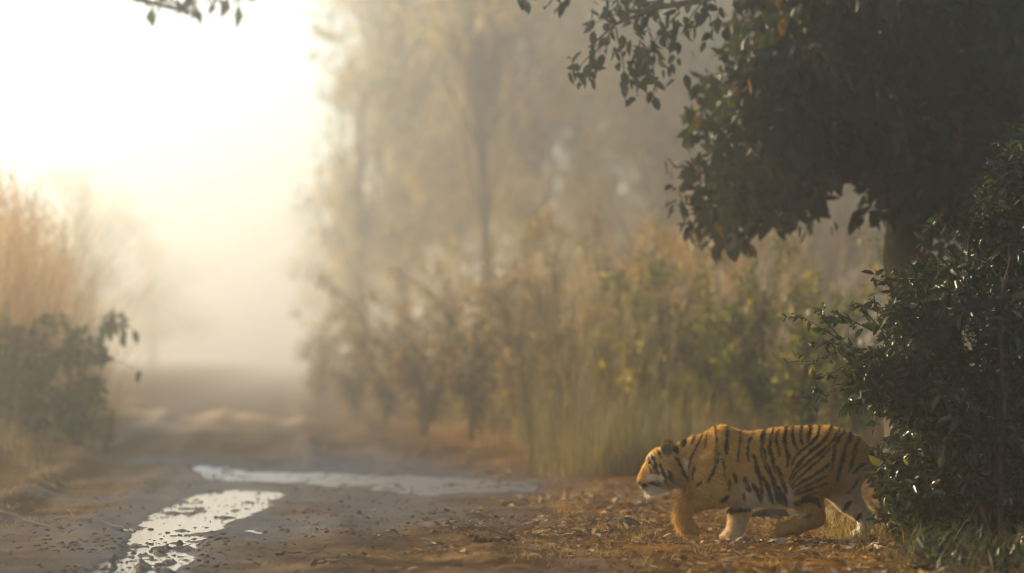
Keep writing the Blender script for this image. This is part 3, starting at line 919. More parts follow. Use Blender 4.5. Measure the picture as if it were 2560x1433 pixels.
def near_grass(name, label, poly, n, hmin, hmax, cols2, seed, width=.005, lean=.6):
    rng = np.random.default_rng(seed)
    g = [tuple(gnd(a, b)[:2]) for a, b in poly]
    p = patch_points(rng, g, n)
    # tufts
    k = max(6, n // 30)
    cen = p[rng.integers(0, n, k)]
    own = rng.integers(0, k, n)
    m = rng.random(n) < .7
    p[m] = cen[own[m]] + rng.normal(0, .05, (m.sum(), 2)) * np.array([1, 1.6])
    z = height(p[:, 0], p[:, 1])
    pos = np.stack([p[:, 0], p[:, 1], z], -1)
    mix = rng.random((n, 1)) ** 1.3
    cols = np.array(cols2[0]) * mix + np.array(cols2[1]) * (1 - mix)
    v, f, c = grass_blades(pos, hmin + (hmax - hmin) * rng.random(n) ** 2, np.full(n, width), lean * (0.3 + rng.random(n)), rng, cols, .6)
    o = mesh_obj(name, v, f, M_GRASS, col=c)
    o['kind'] = 'stuff'; o['label'] = label

near_grass('grass', 'golden dry grass under the tiger and along the foot of the shrub', [(2020, 1300), (2180, 1290), (2340, 1325), (2400, 1360), (2250, 1385), (2060, 1360)], 1100, .04, .22, ((.34, .22, .06), (.12, .12, .035)), 51, .005)
near_grass('grass', 'thin straw grass scattered on the leaf litter around the tiger', [(1350, 1230), (2200, 1230), (2300, 1433), (1250, 1450)], 2600, .02, .09, ((.30, .21, .08), (.16, .13, .05)), 52, .004, 1.0)
near_grass('grass', 'dim green weeds and grass in the lower right corner', [(2250, 1290), (2700, 1300), (2700, 1480), (2250, 1440)], 1500, .06, .34, ((.035, .045, .014), (.07, .06, .02)), 53, .007, .8)
near_grass('grass', 'sparse dry grass on the lower left bank', [(-60, 1180), (240, 1200), (200, 1300), (-60, 1340)], 700, .02, .08, ((.24, .17, .07), (.12, .10, .04)), 54, .005, 1.0)

# ------------------------------------------------------------------ leaf litter
def litter(name, label, poly, n, seed, size, palette, lift=.006):
    rng = np.random.default_rng(seed)
    g = [tuple(gnd(a, b)[:2]) for a, b in poly]
    p = patch_points(rng, g, n)
    keep = vnoise(p[:, 0] * 2.2, p[:, 1] * 1.2, seed) * .6 + .4 * vnoise(p[:, 0] * .7, p[:, 1] * .5, seed + 1) + .5 * (rng.random(n) - .5) > .42
    keep &= rng.random(n) < np.clip(.12 + sstep(.8, 3.2, p[:, 0] - road_c(p[:, 1])), 0, 1) if 'round the tiger' in label else True
    m, _ = pud_mask(p[:, 0], p[:, 1])
    keep &= (m < .3) | (rng.random(n) < .35)
    p = p[keep]; n = len(p)
    z = np.maximum(height(p[:, 0], p[:, 1]), -.012)
    pos = np.stack([p[:, 0], p[:, 1], z + lift * (0.3 + rng.random(n))], -1)
    a = rng.random(n) * 6.283
    axis = norm(np.stack([np.cos(a), np.sin(a), rng.normal(0, .32, n) + .12], -1))
    nrm = norm(np.stack([rng.normal(0, .38, n), rng.normal(0, .38, n), np.ones(n)], -1))
    ln = size * (.3 + 1.5 * rng.random(n) ** 2.2)
    pal = np.array(palette)
    cols = pal[rng.integers(0, len(pal), n)] * (.65 + .7 * rng.random((n, 1)))
    v, fs, k = leaf_cloud(pos, axis, nrm, ln, ln * (.35 + .35 * rng.random(n)), False)
    o = mesh_obj(name, v, fs, M_LITTER, col=np.repeat(np.clip(cols, .01, .7), k, 0))
    o['kind'] = 'stuff'; o['label'] = label

PAL = [(.085, .055, .03), (.13, .085, .045), (.18, .13, .08), (.28, .235, .18), (.06, .04, .022), (.20, .125, .055), (.11, .08, .05)]
litter('leaf_litter', 'brown and grey dead leaves strewn round the tiger', [(1330, 1235), (1700, 1225), (2350, 1245), (2650, 1340), (2650, 1470), (700, 1470), (720, 1400), (1000, 1330), (1200, 1285)], 21000, 61, .058, PAL + [(.36, .31, .24), (.05, .035, .02)])
litter('leaf_litter', 'scattered dead leaves and crumbs on the open mud', [(-100, 1150), (1400, 1240), (1300, 1330), (900, 1460), (-100, 1470)], 2600, 62, .045, [(.05, .036, .022), (.08, .055, .03), (.12, .08, .045)])
litter('leaf_litter', 'fallen leaves on the far side of the wide puddle', [(1000, 1160), (1700, 1150), (2300, 1180), (2300, 1250), (1350, 1235)], 2600, 63, .07, PAL)

def crumbs():
    rng = np.random.default_rng(66)
    P = []
    for poly, n in (([(-60, 1140), (1700, 1160), (1500, 1300), (900, 1460), (-100, 1470)], 4200), ([(100, 1360), (560, 1330), (620, 1470), (60, 1470)], 900)):
        P.append(patch_points(rng, [tuple(gnd(a, b)[:2]) for a, b in poly], n))
    P = np.concatenate(P)
    P = P[vnoise(P[:, 0] * 1.4, P[:, 1] * .8, 67) + .4 * (rng.random(len(P)) - .5) > .38]
    n = len(P)
    z = np.maximum(height(P[:, 0], P[:, 1]), -.012)
    r = .006 + .022 * rng.random(n) ** 4
    th = np.linspace(0, 2 * math.pi, 5, endpoint=False)
    unit = np.concatenate([np.stack([np.cos(th), np.sin(th), -.3 + 0 * th], -1), np.stack([.6 * np.cos(th + .5), .6 * np.sin(th + .5), .5 + 0 * th], -1), [[0, 0, .7]]])
    f = [(i, (i + 1) % 5, 5 + i) for i in range(5)] + [((i + 1) % 5, 5 + (i + 1) % 5, 5 + i) for i in range(5)] + [(5 + i, 5 + (i + 1) % 5, 10) for i in range(5)]
    v = unit[None] * (r[:, None] * np.array([1.3, 1.3, .8]))[:, None, :] * (1 + .3 * rng.normal(size=(n, 11, 3)))
    v += np.concatenate([P, z[:, None]], 1)[:, None]
    ff = (np.array(f)[None] + (np.arange(n) * 11)[:, None, None]).reshape(-1, 3)
    o = mesh_obj('mud_crumbs', v.reshape(-1, 3), ff, M_CLOD)
    o['kind'] = 'stuff'; o['label'] = 'small crumbs of mud and grit scattered over the track'
crumbs()

# single leaves and bits that stand out
def fallen_leaf(px, py, size, rot, label, color, tilt=.35):
    p = gnd(px, py); p[2] = max(gz(p[0], p[1]), -.012) + .006
    R = frames(np.array([[math.cos(rot), math.sin(rot), tilt]]), np.array([[.2, -.5, .9]]))[0]
    v = (LEAF_V * np.array([size * .55, size, size * 1.6])) @ R.T + p
    o = mesh_obj('fallen_leaf', v, [LEAF_F3, LEAF_F4], M_LITTER, base=p, col=np.repeat(np.array([color]), len(LEAF_V), 0))
    tag(o, label, 'leaf', 'single fallen leaves')

for a in [(1648, 1300, .07, .3, 'yellow fallen leaf lying left of the raised front paw', (.5, .33, .05)),
          (1500, 1352, .10, 2.0, 'pale curled dead leaf among litter left of the dark clump', (.30, .26, .2)),
          (1318, 1388, .10, .2, 'pale flat dead leaf in the middle foreground litter', (.28, .24, .18)),
          (1085, 1372, .11, 2.9, 'long curled dead leaf in the left part of the litter', (.26, .22, .17)),
          (965, 1380, .09, .7, 'dark upright dead leaf at the left end of the litter', (.07, .05, .03)),
          (1165, 1405, .08, 1.2, 'small brown dead leaf near the bottom edge of the litter', (.16, .10, .05))]:
    fallen_leaf(*a)

def stick(name, pts, r, label, cat='stick', twigs=()):
    P = [np.array(q, float) for q in pts]
    b = P[0].copy()
    tt = np.linspace(0, len(P) - 1, 4 * len(P))
    A = np.stack([np.interp(tt, np.arange(len(P)), np.array(P)[:, k]) for k in range(3)], -1)
    A[1:-1] += np.random.default_rng(int(abs(pts[0][0] * 1000)) % 9999).normal(0, r * .8, A[1:-1].shape)
    g = Bag(); v, f = tube(A, np.linspace(r, r * .4, len(A)), 7); g.add(v, f)
    for (i, e) in twigs:
        v, f = tube(np.array([A[i], (A[i] + e) / 2 + [0, 0, .01], e]), [r * .5, r * .4, r * .2], 5); g.add(v, f)
    o = mesh_obj(name, np.concatenate(g.v), np.concatenate(g.f), M_TWIG, base=b, smooth=True)
    tag(o, label, cat)

def gs(px, py, up=0.0):
    p = gnd(px, py); p[2] = max(gz(p[0], p[1]), -.012) + up; return p
stick('fallen_stick', [gs(690, 1391, .015), gs(760, 1396, .03), gs(830, 1402, .02)], .012, 'thin dark stick lying on the mud near the bottom edge')
stick('fallen_stick', [gs(800, 1420, .01), gs(850, 1424, .02), gs(895, 1430, .01)], .014, 'short dark stick at the bottom edge right of the longer stick')
stick('fallen_stick', [gs(140, 1300, .015), gs(230, 1312, .03), gs(330, 1330, .015)], .012, 'thin stick on the left bank pointing at the rut puddle')
stick('fallen_stick', [gs(-10, 1295, .02), gs(60, 1305, .03), gs(130, 1322, .01)], .011, 'thin stick at the left edge of the lower bank')
stick('fallen_stick', [gs(1572, 1295, .01), gs(1600, 1283, .03), gs(1632, 1280, .05), gs(1662, 1286, .05), gs(1690, 1290, .02)], .013, 'curved stick on the ground below the tiger chin')
stick('fallen_stick', [gs(1185, 1374, .01), gs(1240, 1376, .03), gs(1290, 1374, .02)], .018, 'dark thick stick in the middle of the litter')
stick('bent_stem', [gs(1600, 1300, 0), gs(1572, 1300, .10) , gs(1545, 1300, .22)], .004, 'thin bare stem leaning left in front of the tiger chin', 'stem')
stick('bent_stem', [gs(0, 1150, .05), gs(60, 1160, .04), gs(110, 1172, .02)], .016, 'dark twig at the left edge below the bush')

def clod(px, py, sx, sz, seed, label):
    rng = np.random.default_rng(seed)
    p = gnd(px, py); p[2] = gz(p[0], p[1]) - .01
    th = np.linspace(0, 2 * math.pi, 22, endpoint=False); ph = np.linspace(0.02, math.pi / 2, 8)
    T, Q = np.meshgrid(th, ph)
    ux, uy, uz = np.sin(Q) * np.cos(T), np.sin(Q) * np.sin(T), np.cos(Q)
    r = 1 + .55 * fbm(ux * 2.3 + seed, uy * 2.3 + uz * 1.7, seed, 4) * 1.6
    v = np.stack([ux * r * sx, uy * r * sx * .8, uz * r * sz], -1).reshape(-1, 3) + p
    idx = np.arange(T.size).reshape(T.shape)
    q = np.stack([idx[:-1], np.roll(idx[:-1], -1, 1), np.roll(idx[1:], -1, 1), idx[1:]], -1).reshape(-1, 4)
    o = mesh_obj('mud_clod', v, q[:, ::-1], M_CLOD, base=p, smooth=True)
    tag(o, label, 'clod', 'lumps of mud on the track')
clod(1480, 1168, .28, .12, 71, 'large dark mud lump on the ridge left of the tiger head')
clod(1565, 1168, .20, .11, 72, 'dark mud lump right beside the tiger nose, on the ridge')
clod(1375, 1172, .13, .06, 73, 'small dark mud lump left of the large one on the ridge')
clod(1560, 1322, .12, .055, 74, 'dark clump of earth among the leaves left of the raised paw')
clod(1110, 1255, .02, .02, 75, 'tiny dark crumb on the bare mud below the wide puddle')
clod(300, 1328, .03, .025, 76, 'small dark crumb at the left rim of the rut puddle')
clod(545, 1246, .07, .03, 77, 'dark crumb standing in the upper end of the rut puddle')
clod(410, 1338, .03, .03, 78, 'small dark crumb standing in the middle of the rut puddle')
clod(1920, 1300, .17, .10, 79, 'dark low hump of earth behind the tiger front legs')
clod(1225, 1392, .05, .03, 80, 'small dark crumb among the foreground litter')

# ------------------------------------------------------------------ the tiger
ZP = 1221.0     # reference pixels per metre used for the tiger's side view
def tx(u): return (u - 1200.0) / ZP
def tz(v): return (1180.0 - v) / ZP

class Sdf:
    def __init__(s, lo, hi, h):
        s.lo = np.array(lo); s.h = h
        s.n = np.ceil((np.array(hi) - s.lo) / h).astype(int) + 1
        s.ax = [s.lo[i] + h * np.arange(s.n[i]) for i in range(3)]
        s.V = np.full(s.n, 1.0, np.float32)
    def win(s, lo, hi, m=.11):
        sl = []
        for i in range(3):
            a = int(np.clip((lo[i] - m - s.lo[i]) / s.h, 0, s.n[i] - 2)); b = int(np.clip((hi[i] + m - s.lo[i]) / s.h + 1, a + 2, s.n[i]))
            sl.append(slice(a, b))
        sl = tuple(sl)
        g = np.meshgrid(*[s.ax[i][sl[i]] for i in range(3)], indexing='ij')
        return sl, [q.astype(np.float32) for q in g]
    def join(s, sl, d, k):
        a = s.V[sl]
        h = np.maximum(k - np.abs(a - d), 0) / k
        s.V[sl] = np.minimum(a, d) - h * h * k * .25
    def carve(s, sl, d, k):
        a = s.V[sl]; d = -d
        h = np.maximum(k - np.abs(a - d), 0) / k
        s.V[sl] = np.maximum(a, d) + h * h * k * .25
    def cone(s, a, ra, b, rb, k=.04, ys=1.0):
        a = np.array(a, float); b = np.array(b, float)
        sl, (X, Y, Z) = s.win(np.minimum(a - ra, b - rb), np.maximum(a + ra, b + rb))
        ab = b - a; L2 = ab @ ab + 1e-9
        Yc = Y
        t = np.clip(((X - a[0]) * ab[0] + (Y - a[1]) * ab[1] + (Z - a[2]) * ab[2]) / L2, 0, 1)
        r = ra + (rb - ra) * t
        d = np.sqrt((X - a[0] - t * ab[0]) ** 2 + ((Y - a[1] - t * ab[1]) / ys) ** 2 + (Z - a[2] - t * ab[2]) ** 2) - r
        s.join(sl, d, k)
    def ell(s, c, r, k=.04, rot=0.0, carve=False):
        c = np.array(c, float); r = np.array(r, float); R = r.max()
        sl, (X, Y, Z) = s.win(c - R, c + R)
        dx, dz = X - c[0], Z - c[2]
        ca, sa = math.cos(rot), math.sin(rot)
        x = dx * ca + dz * sa; z = -dx * sa + dz * ca
        q = np.sqrt((x / r[0]) ** 2 + ((Y - c[1]) / r[1]) ** 2 + (z / r[2]) ** 2)
        g = np.sqrt((x / r[0] ** 2) ** 2 + ((Y - c[1]) / r[1] ** 2) ** 2 + (z / r[2] ** 2) ** 2)
        d = q * (q - 1) / (g + 1e-6)
        (s.carve if carve else s.join)(sl, d, k)
    def loft(s, us, top, bot, hw, k=.05):
        """body of varying section between a top line and a belly line"""
        x = np.array([tx(u) for u in us]); zt = np.array([tz(v) for v in top]); zb = np.array([tz(v) for v in bot]); hw = np.array(hw)
        sl, (X, Y, Z) = s.win((x[0], -hw.max(), zb.min()), (x[-1], hw.max(), zt.max()))
        xs = X[:, 0, 0]
        def ip(vals):
            return np.interp(xs, x, vals)
        T, B, W = ip(zt), ip(zb), ip(hw)
        for A in (T, B, W):
            for _ in range(6):
                A[1:-1] = (A[:-2] + 2 * A[1:-1] + A[2:]) / 4
        zc = ((T + B) / 2)[:, None, None]; rz = ((T - B) / 2)[:, None, None]; w = W[:, None, None]
        q = np.sqrt(np.abs((Z - zc) / rz) ** 2.3 + np.abs(Y / w) ** 2.3 + 1e-9)
        d = (q - 1) * np.minimum(rz, w) * 0.9
        out = np.maximum(x[0] - X, X - x[-1])
        d = np.maximum(d, out)
        s.join(sl, d.astype(np.float32), k)
    def mesh(s):
        V = s.V; nx, ny, nz = V.shape
        ins = V < 0
        cnt = np.zeros((nx - 1, ny - 1, nz - 1), np.int8)
        cor = [(a, b, c) for a in (0, 1) for b in (0, 1) for c in (0, 1)]
        for a, b, c in cor:
            cnt += ins[a:nx - 1 + a, b:ny - 1 + b, c:nz - 1 + c]
        act = np.argwhere((cnt > 0) & (cnt < 8))
        idm = np.full(cnt.shape, -1, np.int32); idm[tuple(act.T)] = np.arange(len(act))
        acc = np.zeros((len(act), 3)); num = np.zeros(len(act))
        for i, p in enumerate(cor):
            for ax in range(3):
                if p[ax] == 1: continue
                q = list(p); q[ax] = 1
                va = V[tuple((act + p).T)]; vb = V[tuple((act + q).T)]
                m = (va < 0) != (vb < 0)
                t = np.where(m, va / (va - vb + 1e-12), 0)
                pt = np.array(p, float)[None] + np.eye(3)[ax][None] * t[:, None]
                acc[m] += pt[m]; num[m] += 1
        verts = s.lo + s.h * (act + acc / num[:, None])
        quads = []
        for ax in range(3):
            o1, o2 = [(1, 2), (2, 0), (0, 1)][ax]
            sl0 = [slice(None)] * 3; sl1 = [slice(None)] * 3
            sl0[ax] = slice(0, -1); sl1[ax] = slice(1, None)
            A = ins[tuple(sl0)]; B = ins[tuple(sl1)]
            e = np.argwhere(A != B)
            e = e[(e[:, o1] > 0) & (e[:, o2] > 0) & (e[:, o1] < s.n[o1] - 1) & (e[:, o2] < s.n[o2] - 1)]
            flip = A[tuple(e.T)]
            d1 = np.zeros(3, int); d1[o1] = 1; d2 = np.zeros(3, int); d2[o2] = 1
            q = np.stack([idm[tuple((e - d1 - d2).T)], idm[tuple((e - d2).T)], idm[tuple(e.T)], idm[tuple((e - d1).T)]], -1)
            q[~flip] = q[~flip][:, ::-1]
            quads.append(q)
        q = np.concatenate(quads)
        q = q[(q >= 0).all(1)]
        return verts, q

def tiger_shape():
    S = Sdf((-.93, -.31, -.03), (1.12, .33, .90), .0072)
    def P(u, v, y): return (tx(u), y, tz(v))
    # trunk from neck to rump
    S.loft([430, 500, 580, 700, 800, 880, 960, 1060, 1150, 1300, 1450, 1600, 1750, 1900, 2050, 2150, 2220, 2262],
           [345, 318, 285, 222, 172, 152, 152, 186, 196, 172, 154, 145, 140, 152, 192, 240, 318, 400],
           [545, 605, 650, 715, 790, 824, 838, 842, 850, 858, 858, 845, 800, 750, 710, 660, 590, 520],
           [.085, .10, .115, .135, .15, .16, .168, .175, .182, .195, .198, .19, .182, .18, .165, .14, .10, .05])
    # shoulder blades
    S.cone(P(905, 204, -.06), .042, P(790, 470, -.135), .085, .06)
    S.cone(P(880, 206, .06), .042, P(820, 480, .13), .085, .07)
    # neck to head
    S.cone(P(650, 445, 0), .155, P(430, 470, -.01), .115, .06, .8)
    S.cone(P(620, 545, 0), .088, P(430, 580, -.01), .07, .06)
    # head
    S.ell(P(352, 452, -.015), (.115, .105, .105), .05)
    S.ell(P(385, 560, -.015), (.115, .118, .090), .05)
    S.cone(P(300, 500, -.015), .082, P(205, 610, -.015), .056, .04)
    S.cone(P(245, 440, -.05), .030, P(300, 420, -.055), .04, .03)
    S.cone(P(245, 440, .02), .030, P(300, 420, .025), .04, .03)
    S.cone(P(205, 520, -.015), .032, P(155, 615, -.015), .026, .03)
    S.ell(P(190, 655, -.045), (.052, .034, .038), .02)
    S.ell(P(190, 655, .015), (.052, .034, .038), .02)
    S.ell(P(148, 640, -.015), (.022, .030, .022), .015)
    S.cone(P(238, 705, -.015), .040, P(370, 640, -.015), .062, .03, 1.15)
    # mouth line
    S.ell(P(235, 690, -.015), (.050, .065, .006), .012, rot=-.45, carve=True)
    # eye sockets
    S.ell(P(228, 462, -.088), (.018, .020, .014), .02, carve=True)
    # ears
    for y, dx in ((-.085, 0), (.06, 12)):
        S.ell(P(388 + dx, 345, y), (.050, .030, .068), .025, rot=-.15)
        if y < 0:
            S.ell(P(382 + dx, 338, y - .028), (.036, .030, .050), .012, rot=-.15, carve=True)
    # haunch, ribs and loose flank skin
    S.ell(P(1800, 360, -.13), (.17, .06, .13), .06, rot=.5)
    S.ell(P(1250, 520, -.13), (.24, .07, .17), .07)
    S.ell(P(1500, 560, -.215), (.030, .05, .14), .05, rot=-.35, carve=True)
    S.ell(P(960, 640, -.205), (.022, .05, .14), .05, rot=.25, carve=True)
    # near foreleg, lifted with the paw folded
    y = -.125
    S.cone(P(770, 540, y + .01), .135, P(870, 735, y), .110, .06)
    S.cone(P(790, 610, y + .01), .14, P(700, 740, y), .115, .05)
    S.cone(P(870, 735, y), .074, P(650, 792, y - .005), .080, .05)
    S.cone(P(655, 780, y - .005), .084, P(545, 880, y - .01), .060, .03)
    S.cone(P(545, 885, y - .01), .060, P(530, 955, y - .01), .051, .03)
    S.cone(P(530, 955, y - .01), .051, P(555, 1030, y - .01), .050, .03)
    S.cone(P(555, 1030, y - .01), .050, P(620, 1066, y - .01), .038, .02, 1.25)
    for k in (-1, 0, 1):
        S.cone(P(600, 1058, y - .01 + k * .028), .027, P(655, 1090, y - .01 + k * .03), .021, .012)
    # far foreleg, planted
    y = .10
    S.cone(P(1000, 620, y), .12, P(1062, 800, y), .092, .06)
    S.cone(P(1062, 800, y), .086, P(1062, 930, y), .076, .04)
    S.cone(P(1062, 930, y), .076, P(1040, 1070, y), .062, .03)
    S.cone(P(1040, 1070, y), .06, P(1000, 1130, y), .052, .03)
    S.cone(P(1000, 1135, y), .046, P(950, 1148, y), .036, .03, 1.35)
    for k in (-1, 0, 1):
        S.cone(P(960, 1145, y + k * .03), .028, P(915, 1160, y + k * .032), .020, .012)
    # near hind leg, folded under
    y = -.105
    S.cone(P(1850, 400, y + .03), .17, P(1680, 580, y), .155, .08)
    S.cone(P(1690, 560, y), .165, P(1625, 735, y - .01), .112, .06)
    S.cone(P(1640, 730, y - .01), .108, P(1690, 850, y - .01), .084, .05)
    S.cone(P(1690, 850, y - .01), .084, P(1718, 960, y - .01), .072, .04)
    S.cone(P(1735, 965, y - .01), .066, P(1580, 1030, y - .01), .056, .03)
    S.cone(P(1580, 1030, y - .01), .056, P(1440, 1068, y - .01), .046, .03, 1.1)
    S.cone(P(1440, 1068, y - .01), .046, P(1390, 1082, y - .01), .043, .02, 1.3)
    for k in (-1, 0, 1):
        S.cone(P(1400, 1085, y - .01 + k * .03), .030, P(1362, 1092, y - .01 + k * .032), .022, .012)
    # far hind leg, pushing off behind
    y = .085
    S.cone(P(1950, 450, y - .02), .15, P(1985, 640, y), .135, .08)
    S.cone(P(1985, 640, y), .135, P(2050, 790, y), .100, .06)
    S.cone(P(2050, 790, y), .095, P(2140, 900, y), .066, .04)
    S.cone(P(2140, 900, y), .064, P(2235, 985, y), .048, .03)
    S.cone(P(2235, 985, y), .048, P(2190, 1110, y), .042, .03)
    S.cone(P(2190, 1115, y), .044, P(2120, 1145, y), .034, .02, 1.3)
    # tail
    tail = [(2200, 400, .055), (2265, 480, .046), (2310, 590, .036), (2350, 720, .031), (2410, 840, .028), (2500, 900, .024)]
    for (u0, v0, r0), (u1, v1, r1) in zip(tail[:-1], tail[1:]):
        S.cone(P(u0, v0, .0), r0, P(u1, v1, .0), r1, .03)
    return S.mesh()

STRIPES = [  # (points in the side view, width)
    ([(828, 140), (832, 300), (826, 450), (790, 545), (742, 635)], 24), ([(935, 130), (922, 250), (916, 385)], 26), ([(880, 430), (888, 520), (905, 600)], 12),
    ([(705, 215), (645, 340), (605, 420), (580, 520), (578, 620)], 15), ([(745, 215), (722, 330)], 14), ([(690, 628), (640, 672)], 18), ([(632, 500), (612, 600)], 12),
    ([(1050, 180), (1038, 330), (1024, 450)], 17), ([(1165, 190), (1122, 290), (1110, 380), (1122, 455)], 19),
    ([(1285, 160), (1246, 240), (1240, 330), (1262, 450), (1312, 560), (1375, 690)], 32), ([(1165, 390), (1190, 500), (1222, 600), (1238, 720), (1245, 820)], 26),
    ([(1298, 320), (1335, 440), (1360, 560)], 24), ([(1345, 165), (1325, 250), (1315, 325)], 24), ([(1392, 170), (1370, 260), (1386, 340), (1394, 405)], 22),
    ([(1475, 140), (1446, 240), (1456, 330), (1476, 420), (1465, 500)], 30), ([(1378, 510), (1420, 620), (1462, 730)], 32), ([(1528, 140), (1520, 230), (1558, 340)], 26),
    ([(1614, 130), (1590, 220), (1604, 300)], 24), ([(1690, 135), (1666, 230), (1655, 285)], 22), ([(1765, 130), (1745, 215), (1690, 285), (1600, 352)], 28),
    ([(1875, 140), (1800, 262), (1700, 342), (1600, 432), (1520, 532), (1490, 610)], 22), ([(1600, 345), (1540, 410), (1500, 500)], 20),
    ([(1945, 160), (1880, 262), (1780, 352), (1650, 452), (1545, 545), (1492, 645)], 22), ([(1850, 330), (1750, 440), (1640, 525), (1560, 600), (1500, 675)], 22),
    ([(1840, 470), (1700, 575), (1590, 635), (1515, 700)], 23), ([(1830, 570), (1700, 640), (1600, 685), (1525, 735)], 22), ([(1810, 650), (1680, 695), (1535, 755)], 23),
    ([(1545, 830), (1640, 790), (1715, 800), (1765, 860)], 44), ([(2058, 180), (2032, 260), (1985, 330), (1960, 430), (1942, 520), (1920, 620)], 30),
    ([(2000, 175), (1930, 240), (1892, 320), (1880, 420), (1860, 520)], 22), ([(2135, 230), (2090, 330), (2062, 440), (2030, 540)], 26), ([(2205, 285), (2245, 360), (2255, 440)], 36),
    ([(2320, 545), (2225, 575)], 44), ([(2350, 690), (2290, 640)], 46), ([(2380, 800), (2330, 830)], 40), ([(2180, 470), (2130, 500), (2070, 560)], 22),
    ([(2060, 830), (2010, 900)], 34), ([(2180, 930), (2120, 1000)], 30),
    ([(985, 560), (1012, 655)], 24), ([(1078, 600), (1135, 725)], 30), ([(1158, 650), (1212, 755), (1235, 820)], 28), ([(1250, 600), (1292, 685), (1335, 820)], 34),
    ([(1388, 680), (1418, 830)], 34), ([(1440, 740), (1460, 840)], 26), ([(1078, 740), (1086, 810)], 22), ([(935, 610), (940, 720)], 14), ([(1330, 620), (1370, 760), (1385, 830)], 24),
    ([(860, 815), (930, 770)], 34), ([(955, 905), (1170, 890)], 58),
    ([(470, 420), (512, 500), (535, 560), (572, 622)], 26), ([(320, 480), (345, 545), (370, 585), (440, 640)], 22), ([(268, 420), (284, 500), (312, 580)], 20), ([(372, 600), (372, 655)], 24),
    ([(395, 540), (420, 610), (450, 660)], 18), ([(300, 360), (340, 420)], 14), ([(545, 265), (520, 320)], 44), ([(450, 330), (480, 380)], 40), ([(640, 230), (600, 300)], 16), ([(225, 500), (250, 560)], 12),
    ([(1620, 960), (1700, 935)], 18), ([(160, 668), (205, 676), (250, 655), (290, 662), (335, 640)], 20), ([(232, 468), (262, 500), (290, 540)], 16), ([(250, 400), (255, 440)], 12), ([(222, 420), (228, 445)], 9),
    ([(235, 560), (300, 555), (340, 565)], 14), ([(560, 700), (500, 760)], 10), ([(2120, 620), (2080, 700), (2030, 740)], 20), ([(1750, 720), (1700, 740), (1600, 775)], 18)]

